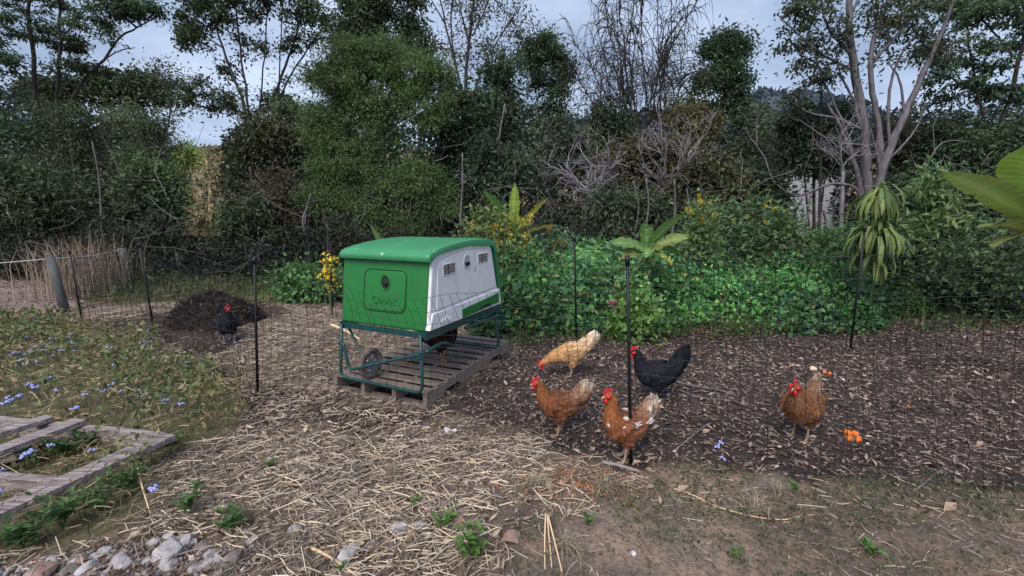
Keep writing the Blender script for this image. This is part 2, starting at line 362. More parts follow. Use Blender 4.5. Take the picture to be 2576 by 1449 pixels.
straw('straw', 32000, (-3.2, 3.2), (.9, 2.7), ['straw', 'mix', 'rubble'], .05, .20, .0028, 'coarse straw mulch scattered in the foreground', SC, .14, 1, .035, lambda x, y: np.where(zone(x, y) == 'rubble', .3, 1)*np.clip(.38+1.0*np.exp(-(((x+.62)/.85)**2+((y-2.1)/.42)**2)), 0, 1)*1.5*np.clip(fbm(x, y, 2, 1.6, 3)*2.6-.55, .15, 1))
straw('straw', 34000, (-6, 2.6), (2.6, 7.2), ['straw', 'mix'], .05, .18, .0032, 'straw mulch round the chicken coop', SC, .16, 1, .035, lambda x, y: np.clip(fbm(x, y, 2, 1.2, 3)*2.6-.45, .25, 1))
straw('straw', 3500, (-3.2, 4), (.9, 2.6), ['dirt', 'weeds'], .04, .14, .0018, 'sparse straw stalks on bare dirt and weeds', SC, .1)
straw('twigs', 7000, (-6, 9), (2.2, 6.5), ['mulch', 'mix'], .04, .15, .0022, 'thin twigs and stalks in the dark mulch', [(.30, .23, .19), (.22, .17, .145), (.12, .09, .08), (.38, .30, .25)], .1)
def chips(name, n, xr, yr, zs, l0, l1, cols, label, ypow=1.0):
    x, y = sample(n, xr, yr, zs, ypow); m = len(x)
    P = np.stack([x, y, height(x, y)+RND.uniform(.0, .022, m)], 1)
    a = RND.uniform(0, 2*math.pi, m); D = np.stack([np.cos(a), np.sin(a), RND.normal(.1, .25, m)], 1); D = unit(D)
    Nn = unit(np.stack([RND.normal(0, .45, m), RND.normal(0, .45, m), np.ones(m)], 1))
    L = RND.uniform(l0, l1, m)*RND.uniform(.5, 1.2, m); c = np.array(cols)[RND.randint(0, len(cols), m)]*RND.uniform(.55, 1.3, (m, 1))
    o = leaves_obj(name, P, D, Nn, L, L*RND.uniform(.13, .5, m), c, M['litter'], None, RND.choice([-.25, .3]))
    return tag(o, label, None, None, 'stuff')
MC = [(.27, .20, .17), (.16, .11, .095), (.07, .05, .045), (.31, .23, .195), (.19, .137, .118), (.42, .33, .28), (.07, .052, .05), (.20, .155, .135)]
chips('mulch_chips', 78000, (-3, 8.0), (1.9, 6.0), ['mulch', 'mix', 'bank'], .018, .064, MC, 'dark leaf and bark mulch in the chicken run')
chips('mulch_chips', 16000, (-7, -1), (3.4, 7.2), ['mulch', 'mix'], .03, .07, [tuple(.75*v for v in c) for c in MC], 'dark mulch round the compost mound')
chips('leaf_litter', 34000, (-6, 3), (1.0, 7), ['straw', 'mix', 'rubble'], .02, .07, [(.20, .15, .12), (.30, .23, .18), (.13, .095, .08), (.42, .33, .25)], 'broken brown leaves among the straw')
chips('leaf_litter', 6000, (-1, 5), (.9, 2.6), ['dirt'], .015, .045, [(.20, .14, .11), (.13, .09, .075), (.30, .22, .17)], 'crumbs of leaf and soil on the bare dirt')
chips('leaf_litter', 16000, (-22, 20), (6.8, 16), ['far', 'straw', 'bank'], .08, .22, [(.10, .10, .05), (.16, .13, .08), (.07, .085, .04), (.22, .18, .12)], 'dry leaves and low weeds under the trees')
# shavings near the middle post
x = RND.normal(.35, .22, 900); y = RND.normal(2.2, .10, 900); P = np.stack([x, y, height(x, y)+.012], 1); D = rdir(900, .1); D[:, 2] = np.abs(D[:, 2])*.3; D = unit(D)
tag(leaves_obj('wood_shavings', P, D, rdir(900, 2), RND.uniform(.01, .028, 900), RND.uniform(.006, .012, 900), np.array([.42, .20, .11])*RND.uniform(.6, 1.3, (900, 1)), M['litter']), 'orange wood shavings by the middle post', None, None, 'stuff')

# ------------------------------------------------------------------ low weeds and grass
FRM = poly([(-600, 1020), (140, 1035), (225, 1045), (400, 1075), (475, 1098), (200, 1225), (0, 1325), (-600, 1500)])
GR = [(.16, .205, .08), (.20, .235, .095), (.11, .155, .06), (.25, .24, .12), (.33, .28, .17), (.09, .13, .06)]
def weeds(name, n, xr, yr, zs, hmax, l0, l1, cols, label, thin=None, wl=.5):
    x, y = sample(n, xr, yr, zs)
    if thin is not None:
        k = RND.uniform(size=len(x)) < thin(x, y); x, y = x[k], y[k]
    m = len(x); hh = hmax*(.35+.9*fbm(x, y, 4, 3.5, 2)); hh = np.where(inside(FRM, x, y), hh*.22, hh); P = np.stack([x, y, height(x, y)+hh*RND.uniform(0, 1, m)**.7], 1)
    D = rdir(m, .25); Nn = rdir(m, 1.2); L = RND.uniform(l0, l1, m)*np.clip(y/3.2, .5, 1.1)
    t = fbm(x, y, 8, 2.2, 3)[:, None]; c = np.array(cols)[RND.randint(0, len(cols), m)]*RND.uniform(.65, 1.3, (m, 1)); c = c*(1-np.clip(t-.45, 0, .3)*np.array([[-.9, .3, .6]]))
    return tag(leaves_obj(name, P, D, Nn, L, L*wl, c), label, None, None, 'stuff')
def grass(name, n, xr, yr, zs, l0, l1, w, cols, label, thin=None, lean=.6):
    x, y = sample(n, xr, yr, zs)
    if thin is not None:
        k = RND.uniform(size=len(x)) < thin(x, y); x, y = x[k], y[k]
    k = ~inside(FRM, x, y); x, y = x[k], y[k]; m = len(x); P = np.stack([x, y, height(x, y)], 1); D = unit(np.stack([RND.normal(0, lean, m), RND.normal(0, lean, m), np.ones(m)], 1))
    V, F = blades(P, D, RND.uniform(l0, l1, m), RND.uniform(.6, 1.2, m)*w, RND.uniform(0, .5, m))
    c = np.array(cols)[RND.randint(0, len(cols), m)]*RND.uniform(.6, 1.3, (m, 1))
    return tag(mesh_obj(name, V, F, M['leaf'], None, np.repeat(c, 6, 0)), label, None, None, 'stuff')
weeds('weeds', 50000, (-9.5, -.6), (1.3, 6.6), ['weeds'], .27, .03, .07, GR, 'low green weed patch on the left', lambda x, y: np.clip(fbm(x, y, 11, 1.7, 3)*3.2-.75, .12, 1))
weeds('weeds', 9000, (-7, -.4), (1.2, 6.6), ['straw', 'mix', 'mulch'], .10, .02, .045, GR, 'weeds fading out into the straw beside the weed patch', lambda x, y: (fbm(x, y, 12, 2.4, 3) > .5)*np.exp(-np.clip((x+1.75+.05*(y-3)), 0, 3)/.35)*(y < 4.2))
grass('grass', 22000, (-9.5, -.6), (1.3, 6.6), ['weeds'], .06, .24, .005, [(.18, .18, .08), (.32, .26, .15), (.13, .16, .06)], 'thin dry grass among the weeds on the left')
straw('straw', 9000, (-9, -.6), (1.3, 6.6), ['weeds'], .06, .2, .003, 'dry stalks lying through the weed patch', [(.40, .33, .22), (.28, .22, .15)], .3, 1, .16)
weeds('ground_cover', 32000, (-1.5, 5.5), (.9, 2.7), ['dirt'], .05, .022, .05, [(.10, .125, .06), (.12, .14, .07), (.075, .10, .06), (.15, .145, .08)], 'small creeping weeds on the bare dirt', lambda x, y: np.clip(fbm(x, y, 6, 2.6, 3)*5-2.0+1.2*np.exp(-((y-1.98-.03*x)/.12)**2), 0, 1))
grass('grass', 7000, (-3, 5.5), (.9, 2.4), ['dirt', 'straw', 'rubble'], .03, .11, .003, [(.09, .13, .05), (.2, .17, .11), (.13, .13, .07)], 'short sparse grass in the foreground', lambda x, y: np.clip(fbm(x, y, 6, 2.2, 3)*4-1.45, 0, 1))
grass('grass', 16000, (-16, -.5), (6.3, 13), ['far', 'straw'], .12, .4, .012, [(.10, .125, .05), (.16, .15, .08), (.07, .10, .045), (.22, .18, .11)], 'rough grass by the wire fence', lambda x, y: np.clip((y-7.2-.3*(x+5))*.8, 0, 1))
weeds('weeds', 14000, (-14, -.5), (6.6, 13), ['far', 'straw'], .28, .04, .10, [(.07, .12, .05), (.09, .13, .05), (.06, .10, .055), (.13, .13, .06)], 'leafy weeds by the wire fence', lambda x, y: np.clip((y-7.6-.3*(x+5))*.8, 0, 1))
# individual leafy tufts in the foreground
def tuft(px, py, hpx, npl, label, col=(.10, .18, .05), lw=.55, grp=None):
    g = G(px, py); Y = g[1]; hh = hpx*Y/FPX; o = thing('weed_plant', label, 'weed', (g[0], g[1], float(height(g[0], g[1]))), 0, grp)
    rs = np.random.RandomState(int(px*7+py)); mb = MB(); Ps = []; Ds = []; Ls = []
    for i in range(npl):
        a = rs.uniform(0, 6.28); s = rs.uniform(.1, .7)*hh; top = np.array([math.cos(a)*s, math.sin(a)*s, hh*rs.uniform(.5, 1)])
        path = [np.zeros(3), top*np.array([.35, .35, .6]), top]; mb.tube(path, .0016, 4)
        for k in range(7):
            t = rs.uniform(.25, 1); q = path[0]*(1-t)**2+2*t*(1-t)*path[1]+t*t*path[2]; Ps.append(q); aa = rs.uniform(0, 6.28)
            Ds.append([math.cos(aa), math.sin(aa), rs.uniform(-.1, .5)]); Ls.append(rs.uniform(.25, .5)*min(hh, .13)*(1.2-.4*t))
    mb.obj('stem', M['stem_green'], o)
    P = np.array(Ps); D = unit(np.array(Ds)); Ls = np.array(Ls)
    leaves_obj('foliage', P, D, unit(np.array([[0, 0, 1.]])+rs.normal(0, .3, (len(P), 3))), Ls, Ls*lw, np.array(col)*rs.uniform(.7, 1.35, (len(P), 1)), None, o)
    return o
for a in [(1185, 1405, 95, 7, 'upright leafy green weed at the bottom centre beside the clay clods'), (1120, 1330, 60, 5, 'small green weed growing over the grey stones'),
          (590, 1330, 70, 10, 'spreading bright green weed above the grey rubble'), (1475, 1325, 45, 4, 'bright green rosette weed beside dry grass tuft'),
          (1045, 1275, 40, 4, 'low green weed between two pale stones'), (680, 1175, 30, 4, 'small green seedling in the straw'), (860, 1440, 30, 4, 'tiny green weed by the split stalk at the bottom edge'),
          (1855, 1400, 40, 4, 'small lime green tuft on the bare dirt'), (2190, 1390, 55, 6, 'green creeping clump on the dirt at right'), (2000, 1235, 35, 5, 'green sprig at the edge of the dark mulch'),
          (160, 1330, 120, 12, 'large broad leaved weed below the timber frame'), (60, 1380, 110, 10, 'dark leafy weed at the bottom left edge'), (260, 1290, 110, 9, 'leafy weed against the front timber'),
          (330, 1250, 100, 9, 'weed with pale buds beside the front timber'), (480, 1290, 90, 7, 'tall thin weed right of the timber frame'), (430, 1140, 55, 5, 'green weed under the tip of the timber'),
          (170, 1150, 80, 9, 'round leaved weed growing inside the timber frame'), (90, 1165, 70, 7, 'weed under the second plank of the timber frame'), (215, 1130, 70, 6, 'weed climbing the inner bearer of the timber frame')]:
    tuft(*a, col=(.085, .15, .05) if a[0] < 600 else (.11, .2, .05))
def dry_tuft(px, py, hpx, n, label, col=(.34, .28, .2)):
    g = G(px, py); hh = hpx*g[1]/FPX; rs = np.random.RandomState(int(px+py)); z0 = float(height(g[0], g[1]))
    P = np.stack([rs.normal(0, .12*hh, n), rs.normal(0, .12*hh, n), np.zeros(n)], 1); D = unit(np.stack([rs.normal(0, .45, n), rs.normal(0, .45, n), np.ones(n)], 1))
    V, F = blades(P, D, rs.uniform(.4, 1.1, n)*hh, np.full(n, .0032), rs.uniform(0, .9, n))
    o = mesh_obj('dry_grass_tuft', V, F, M['litter'], None, np.repeat(np.array(col)*rs.uniform(.6, 1.3, (n, 1)), 6, 0)); o.location = (g[0], g[1], z0)
    return tag(o, label, 'grass tuft')
for a in [(1425, 1385, 70, 120, 'bleached dry grass tuft in front of the middle post'), (1350, 1235, 70, 90, 'dry brown grass tuft behind the pink clods'), (1900, 1290, 80, 110, 'dry grass tuft on the bare dirt'),
          (990, 1190, 60, 70, 'thin dry stems standing in the straw'), (1520, 1235, 60, 80, 'wispy dry grass in front of the grey stick'), (1960, 1240, 70, 70, 'dead grass standing at the mulch edge'),
          (425, 960, 70, 90, 'dry seeding grass in the weed patch beside the first tall post')]:
    dry_tuft(*a)
# lavender flower heads: each a small plant of its own
def flower_proto():
    o = thing('lavender_flower', 'x', 'flower'); rs = np.random.RandomState(3); mb = MB(); mb.tube([(0, 0, 0), (.004, .002, -.05), (0, 0, -.13)], .0014, 4); mb.obj('stem', M['stem_green'], o)
    hb = bmesh.new()
    for i in range(5):
        p = Vector((rs.normal(0, .011), rs.normal(0, .011), rs.uniform(0, .008)))
        bmesh.ops.create_icosphere(hb, subdivisions=1, radius=.0085, matrix=Matrix.Translation(p))
    me = bpy.data.meshes.new('flower_head'); 
    for v in hb.verts: v.co += Vector(rs.normal(0, .0012, 3))
    hb.to_mesh(me); hb.free(); me.materials.append(M['lav']); link(bpy.data.objects.new('flower_head', me), o); return o
fl3 = [(275,740),(385,755),(145,865),(220,895),(410,905),(540,900),(585,935),(575,870),(290,970),(385,965),(345,995),(160,1015),(185,1040),(170,1080),(205,1110),(430,1045),(490,1000),(605,1000),(870,975),(915,975),(1055,970),(1150,935),(1210,925),(910,1110),(940,1100),(395,1220),(1360,1090),(1465,1110),(1515,1085),(245,1280),(300,1300),(225,1265),(270,1300),(445,1325),(820,1310),(860,1325),(800,1330),(905,1275),(990,1330),(1125,1320),(1170,1350),(690,1355),(160,1370),(60,1385),(300,1090),(240,1005),(90,1035),(120,1020)]
fl4 = [(60,120),(30,135),(90,110),(150,80),(570,175),(600,168),(655,65),(1115,60),(1270,100),(1385,135),(210,510),(190,530),(240,495),(710,497),(1170,795),(1175,775),(380,455),(5,650),(0,810)]
fp = [(x*.3125, 570.2+y*.3125) for x, y in fl3]+[(x*.3287, 972.7+y*.3287) for x, y in fl4]+[(1812, 1115), (1806, 1124), (1820, 1152)]
proto = None
for i, (px, py) in enumerate(fp):
    if proto is None: o = proto = flower_proto()
    else: o = copy_tree(proto)
    hz = .11 if px < 1000 else .02; g = G(px, py, hz); o.location = (g[0], g[1], hz+float(height(g[0], g[1]))*.5); s = .75+.5*random.random()+.12*max(0, g[1]-3); o.scale = (s, s, 1); o.rotation_euler = (0, 0, random.random()*6)
    o['group'] = 'lavender flowers in the weeds'; o['label'] = 'small fluffy lavender flower head among the low weeds on the left'
    if px > 1000: o['label'] = 'pale lavender floret fallen on the dark mulch'
    elif i in (48+10, 48+11, 48+12): o['label'] = 'lavender flower cluster inside the weathered timber frame'
    elif i in (48+14, 48+15): o['label'] = 'single upright lavender flower right of the front timber plank'
# ------------------------------------------------------------------ trees
class Tree:
    """A trunk skeleton drawn through measured points, a crown of twig clusters joined to it, leaves on the twigs."""
    def __init__(s, base, seed): s.b = np.array(base, float); s.nodes = []; s.par = []; s.seg = []; s.rs = np.random.RandomState(seed)
    def path(s, pts, r0, r1, attach=True):
        P = smooth_path(pts, 5); par = -1
        if attach and s.nodes:
            A = np.array(s.nodes); d = np.linalg.norm(A-P[0], axis=1); par = int(d.argmin()) if d.min() < 1.2 else -1
        m = len(P)
        for i, p in enumerate(P):
            p = np.array(p)+s.rs.normal(0, .012*np.linalg.norm(P[-1]-P[0])/m*3, 3)*(i > 0)
            r = r0+(r1-r0)*i/(m-1); s.nodes.append(p)
            if par >= 0: s.seg.append((s.nodes[par], p, s.lr if i else r, r))
            s.par.append(par); par = len(s.nodes)-1; s.lr = r
    def grow(s, C, rt=.012, zpen=1.2, bend=.12):
        """join every cluster centre to the nearest node below it"""
        A = np.array(s.nodes); base = A.mean(0)
        order = np.argsort([np.min(np.linalg.norm(A-c, axis=1)) for c in C]) if len(A) < 4000 else np.arange(len(C))
        A = list(A); n0 = len(A); load = {}; par = list(s.par); new = []
        arr = np.zeros((len(A)+3*len(C), 3)); arr[:len(A)] = A; cnt = len(A)
        for k in order:
            c = C[k]; d = arr[:cnt]-c; dist = np.linalg.norm(d, axis=1)+zpen*np.maximum(d[:, 2], 0)
            j = int(dist.argmin()); p = arr[j]; L = np.linalg.norm(c-p); a = j
            for t in (.36, .7, 1.0):
                q = p+(c-p)*t
                if t < 1: q = q+s.rs.normal(0, bend*L*.5, 3)+np.array([0, 0, (-.10 if t < .5 else -.05)*L])
                arr[cnt] = q; par.append(a); a = cnt; cnt += 1
        w = np.zeros(cnt); 
        for i in range(cnt-1, n0-1, -1):
            w[i] = max(w[i], 1)
            if par[i] >= n0: w[par[i]] += w[i]
        r = rt*np.sqrt(np.maximum(w, 1))
        for i in range(n0, cnt):
            q = par[i]; rp = r[q] if q >= n0 else min(r[i]*1.15, .16); s.seg.append((arr[q], arr[i], min(rp, r[i]*1.4), r[i]))
        s.nodes = [v for v in arr[:cnt]]; s.par = par
    def wood(s, root, mat, name='trunk', n=4):
        if not s.seg: return
        P0 = np.array([a[0] for a in s.seg])-s.b; P1 = np.array([a[1] for a in s.seg])-s.b
        r0 = np.array([a[2] for a in s.seg])[:, None]; r1 = np.array([a[3] for a in s.seg])[:, None]
        T = unit(P1-P0); A = unit(np.cross(T, np.array([.21, .97, .1]))); B = np.cross(T, A); Vs = []
        for P, r in ((P0-T*r0*.2, r0), (P1+T*r1*.2, r1)):
            for j in range(n): q = 2*math.pi*j/n; Vs.append(P+r*(math.cos(q)*A+math.sin(q)*B))
        V = np.stack(Vs, 1).reshape(-1, 3); b = np.arange(len(P0))[:, None]*(2*n)
        F = np.concatenate([b+np.array([[j, (j+1) % n, n+(j+1) % n, n+j]]) for j in range(n)], 0)
        return mesh_obj(name, V, F, mat, root, None, True)
    def leaves(s, root, C, per, sig, L, Wr, col, droop=.3, flat=1.0, name='crown', cvar=.35, hue=.18, mat=None):
        k = len(C); n = k*per; rs = s.rs
        cl = rs.uniform(1-cvar, 1+cvar, (k, 1))*rs.uniform(.75, 1.3)*(.45+1.15*fbm(C[:, 0], C[:, 1], C[:, 2], .9, 2)[:, None])*(1+rs.normal(0, hue*.4, (k, 3))*np.array([1, .4, .6]))
        i = np.repeat(np.arange(k), per); off = rs.normal(size=(n, 3))*sig*np.array([1, 1, flat])*rs.choice([.6, .95, 1.3], (n, 1), p=[.4, .4, .2]); ssz = rs.uniform(.6, 1.25, (k, 1)); P = C[i]+off*ssz[i]-s.b
        D = unit(rs.normal(size=(n, 3))+off/sig*.5+np.array([0, 0, -droop*2])); Nn = rdir(n, .5, rs)
        Ln = rs.uniform(.6, 1.3, n)*L*1.08; Wr = Wr*1.15
        c = np.array(col)*np.array([1.8, 1.8, 1.4])*cl[i]*rs.uniform(.6, 1.4, (n, 1))
        return leaves_obj(name, P, D, Nn, Ln, Ln*Wr, c, mat, root)
def ellip(rs, c, r, n, shell=.5):
    v = unit(rs.normal(size=(n, 3))); q = rs.uniform(0, 1, (n, 1))**(1/3.*(1-shell)+.02); return np.array(c)+v*q*np.array(r)
def tree(name, label, Y, basepx, trunks, blobs, leaf, col, seed, grp=None, bark='bark', rt=.012, depth=1.0, per=80, sig=.28, flat=.8, droop=.3, cat='tree', cvar=.5, hue=.22, thin=.25, zb=None, zpen=1.2):
    """trunks: (list of photo points, r0, r1); blobs: (px, py, rx, ry, n clusters[, dY])"""
    g = W(basepx, 640, Y); zb = float(height(g[0], Y)) if zb is None else zb; base = (g[0], Y, zb)
    t = Tree(base, seed); root = thing(name, label, cat, base, 0, grp)
    for pts, r0, r1 in trunks:
        P = []
        for q in pts:
            dY = q[2] if len(q) > 2 else 0
            P.append(base if q[1] == 'b' and q[0] == basepx else ((W(q[0], 640, Y)[0], Y+dY, zb) if q[1] == 'b' else W(q[0], q[1], Y+dY)))
        q_ = 1.0 if bark == 'bark_grey' else .68; t.path(P, r0*q_, r1*q_)
    C = []
    for bl in blobs:
        px, py, rx, ry, n = bl[:5]; dY = bl[5] if len(bl) > 5 else 0
        c = W(px, py, Y+dY); k = (Y+dY)/FPX; C.append(ellip(t.rs, c, (rx*k, max(rx*k*.75, .4)*depth, ry*k), n))
    C = np.concatenate(C); C = C[C[:, 2] > zb+.15]
    nz = fbm(C[:, 0], C[:, 1]+seed*3.1, C[:, 2], 1.15/(1+max(0, Y-20)*.04), 2); C = C[nz > np.quantile(nz, thin)]
    t.grow(C, rt, zpen); t.wood(root, M[bark])
    if leaf: t.leaves(root, C, per, sig, leaf[0], leaf[1], col, droop, flat, cvar=cvar, hue=hue)
    return root
DK = (.034, .050, .028); OL = (.052, .056, .032); GY = (.055, .070, .058)
# far left: tall gum with layered crown and a branch leaning to the right
tree('gum_tree', 'tall dark gum at far left with layered crown and a branch leaning right', 16, 100,
  [([(100, 'b'), (95, 400), (88, 200), (75, 60), (68, -90)], .17, .06), ([(150, 'b'), (150, 400), (145, 250), (152, 100), (148, -80)], .16, .05),
   ([(148, 330), (200, 215), (262, 150), (300, 95), (345, 70), (400, 40)], .11, .025), ([(262, 150), (300, 128), (340, 120)], .04, .02), ([(75, 60), (20, -30)], .06, .03), ([(152, 100), (220, 20), (300, -40)], .06, .02), ([(90, 230), (30, 170), (-50, 130)], .06, .02)],
  [(30, -10, 90, 28, 34), (150, -20, 80, 26, 30), (270, 10, 70, 24, 34), (355, 28, 50, 22, 30), (215, 60, 50, 16, 18), (60, 70, 70, 20, 26), (300, 100, 45, 11, 14), (150, 100, 50, 18, 18), (10, 130, 70, 22, 26), (120, 160, 80, 16, 20), (215, 165, 45, 12, 10), (-90, 60, 90, 60, 40), (10, 210, 80, 30, 30)],
  (.13, .3), (.036, .054, .032), 11, per=75, sig=.17, flat=.4, depth=1.3, thin=.42)
def bush(label, Y, cx, top, rx, n, col, seed, leaf=(.12, .4), bot=645, cat='tree', name='bushy_tree', per=85, sig=.24, grp=None, lean=0, bark='bark', hue=.24, cvar=.5, droop=.3, gap=0.0):
    """a rounded, many-lobed tree whose foliage reaches nearly to the ground"""
    rs = np.random.RandomState(seed+100); h = bot-top; bl = []
    for i in range(14):
        t = (i+.5)/14; y = top+h*(.07+.85*t)+rs.uniform(-8, 8); w = rx*(.35+.65*math.sin(math.pi*min(1, .15+t*.78)))
        bl.append((cx+(rs.uniform(.1, .62)*(1 if i % 2 else -1))*w+lean*(1-t), y, w*rs.uniform(.36, .6), h*rs.uniform(.05, .10), max(3, int(n/14*(1-gap*t)))))
    return tree(name, label, Y, cx, [([(cx, 'b'), (cx+rs.uniform(-15, 15), bot-h*.35), (cx+lean*.6, top+h*.35), (cx+lean, top+h*.12)], .0055*Y, .02),
        ([(cx, 'b'), (cx+rx*.4, bot-h*.4), (cx+rx*.5, top+h*.4)], .0035*Y, .015), ([(cx, 'b'), (cx-rx*.4, bot-h*.4), (cx-rx*.5, top+h*.4)], .0035*Y, .015)], bl, leaf, col, seed, grp, bark, per=per, sig=sig, droop=droop, hue=hue, cvar=cvar, cat=cat)
bush('dark green wattle at the far left edge under the tall gum', 12, -60, 260, 150, 150, (.034, .055, .034), 21)
bush('soft green wattle left of the dry hillside gap, reddish low twigs', 12.5, 150, 235, 150, 230, (.044, .056, .036), 22, leaf=(.10, .28))
bush('grey green round-topped wattle beside the dry hillside gap', 14.5, 362, 255, 85, 140, (.060, .075, .050), 23, leaf=(.10, .25), bot=520, gap=.2)
bush('small dark green tree in front of the dry hillside gap', 11.5, 385, 385, 60, 90, (.035, .055, .030), 24)
bush('low dark sapling below the grey green wattle', 11, 290, 420, 80, 110, (.032, .044, .030), 25)
bush('dull green wattle at the left behind the leaning timber post', 10.5, 60, 400, 130, 150, (.036, .050, .032), 26)
for i, (px, py, rx, ry, n) in enumerate([(225, 215, 75, 40, 45), (345, 215, 75, 42, 50), (120, 230, 70, 40, 40)]):
    tree('gum_tree', ['far dark gum with flat rounded crown on the hill crest', 'far gum with domed crown standing alone on the hill crest', 'far gum on the crest half hidden behind the tall left gum'][i], 55, px, [([(px, 'b'), (px, 300), (px, py+10)], .3, .12)], [(px-rx*.4, py, rx*.6, ry*.6, n//2), (px+rx*.3, py-6, rx*.6, ry*.5, n//2), (px, py+ry*.7, rx*.9, ry*.5, n//2)], (.5, .45), (.034, .046, .030), 31+i, per=70, sig=.9, flat=.6, rt=.05)
tree('slender_tree', 'thin see-through tree on the crest right of the far gums', 48, 435, [([(435, 'b'), (432, 260), (425, 180)], .2, .05), ([(440, 280), (460, 200)], .1, .04)], [(425, 190, 50, 38, 36), (455, 250, 40, 45, 26)], (.28, .4), (.04, .05, .035), 34, per=32, sig=.7, rt=.03)
bush('low scrub tree on the crest beside the thin tree', 45, 340, 290, 90, 80, (.05, .062, .042), 35, leaf=(.45, .4), bot=420, sig=1.0, per=80)
bush('pale yellow green shrub at the top of the dry slope', 30, 468, 375, 26, 40, (.12, .15, .05), 36, leaf=(.25, .4), bot=420, sig=.35, per=50, cat='shrub', name='shrub')
# cluster of slim gums left of the bright wattle
tree('slim_gum_tree', 'slim many-stemmed gum with sky showing through left of the bright wattle', 17, 660,
  [([(660, 'b'), (630, 400), (612, 260), (560, 120), (520, -30)], .16, .04), ([(640, 400), (622, 250), (600, 90), (590, -60)], .10, .04), ([(680, 'b'), (690, 380), (700, 220), (745, 90), (770, -40)], .13, .04),
   ([(650, 300), (660, 200), (670, 60), (672, -60)], .06, .03), ([(690, 320), (720, 210), (790, 100), (840, 40)], .07, .03), ([(560, 120), (500, 80), (462, 60)], .04, .02), ([(700, 260), (705, 130), (712, -20)], .05, .03)],
  [(500, 20, 50, 50, 26), (560, 10, 60, 40, 28), (640, -10, 70, 45, 40), (730, 10, 70, 45, 36), (810, 30, 55, 50, 32), (840, 90, 40, 40, 16), (490, 110, 30, 26, 14), (540, 190, 45, 40, 24), (600, 120, 30, 30, 8), (760, 110, 35, 25, 14), (700, 150, 70, 60, 12), (520, 240, 50, 30, 20), (640, 255, 80, 30, 30), (470, 60, 16, 22, 10), (790, 190, 40, 40, 20)],
  (.13, .42), (.040, .054, .034), 41, per=75, sig=.18, depth=1.2, thin=.4)
tree('gum_tree', 'dark leafy gum crown rising behind the top of the bright wattle', 17.5, 960, [([(960, 'b'), (965, 300), (950, 100), (940, -40)], .15, .05), ([(960, 300), (1020, 120), (1050, 0)], .08, .04)],
  [(935, 20, 60, 55, 60), (1010, 30, 55, 55, 56), (890, 70, 40, 40, 30), (960, 110, 80, 40, 50), (1040, 110, 40, 60, 40), (880, 0, 40, 30, 20)], (.13, .42), (.036, .052, .032), 42, per=80, sig=.25)
bush('dark olive tree with brownish leaves right of the hillside gap', 12.5, 672, 290, 108, 290, (.042, .046, .030), 43, hue=.3)
bush('dark evergreen leaning out behind the bright wattle', 13.5, 760, 250, 85, 200, (.036, .046, .030), 44)
bush('brown twiggy tree in the shade left of the coop', 11.5, 700, 430, 120, 170, (.050, .042, .036), 45, leaf=(.09, .35), bark='bark_grey', gap=.3)
bush('dark shrub at the right foot of the hillside gap', 10.8, 612, 480, 45, 70, (.034, .046, .028), 46, name='shrub', cat='shrub')
# the bright wattle
W1 = (.062, .094, .044)
tree('wattle_tree', 'large bright green feathery wattle towering behind the coop', 11.5, 960,
  [([(960, 'b'), (945, 480), (930, 320), (920, 170)], .14, .04), ([(955, 520), (1040, 400), (1080, 250)], .08, .03), ([(950, 500), (860, 420), (810, 330)], .08, .03), ([(965, 560), (1060, 480), (1120, 440)], .07, .03)],
  [(900, 150, 70, 40, 62), (970, 140, 60, 34, 50), (1030, 180, 60, 45, 46), (840, 210, 60, 55, 66), (940, 230, 90, 60, 60), (1070, 260, 60, 60, 30), (820, 310, 50, 60, 56), (910, 330, 90, 55, 52), (860, 410, 80, 50, 60), (830, 490, 70, 50, 60), (900, 520, 80, 60, 56), (990, 420, 80, 60, 24), (1060, 470, 70, 45, 46), (1090, 540, 60, 45, 44), (980, 570, 90, 45, 46), (1110, 180, 30, 40, 16)],
  (.085, .22), W1, 51, per=175, sig=.19, thin=.08, flat=.6, droop=.35, cvar=.3, hue=.12)
# bare-topped tree and neighbours to the right
tree('slim_gum_tree', 'half-bare gum with fine black branches against the sky above the coop', 16, 1180,
  [([(1180, 'b'), (1175, 400), (1172, 200), (1185, 60), (1195, -60)], .13, .05), ([(1175, 300), (1150, 180), (1120, 60), (1095, -50)], .07, .03), ([(1175, 280), (1215, 170), (1260, 90), (1310, 20)], .06, .015), ([(1120, 60), (1080, -10)], .04, .02), ([(1260, 90), (1300, 90), (1340, 60)], .025, .01), ([(1185, 120), (1160, 30), (1150, -40)], .05, .02), ([(1190, 90), (1230, 0), (1250, -60)], .04, .02), ([(1150, 180), (1135, 80), (1140, -50)], .05, .03)],
  [(1100, 20, 40, 50, 20), (1170, 0, 60, 40, 22), (1250, 10, 70, 40, 30), (1210, 100, 60, 60, 20), (1300, 60, 40, 40, 16), (1130, 130, 40, 60, 18), (1330, 130, 30, 40, 8)], (.11, .35), (.045, .042, .034), 52, per=26, sig=.2, rt=.008)
bush('dark green broadleaf tree right of the bright wattle', 13, 1170, 215, 90, 290, (.030, .046, .030), 53, leaf=(.13, .5))
bush('tall dark tree with brown tinged top between wattle and weeping tree', 14.5, 1260, 95, 62, 190, (.034, .046, .034), 54, leaf=(.12, .45), hue=.25)
bush('thin-trunked dark tree behind the yellow flowering shrub', 12, 1255, 330, 110, 150, (.034, .048, .036), 55, gap=.45, bark='bark_grey')
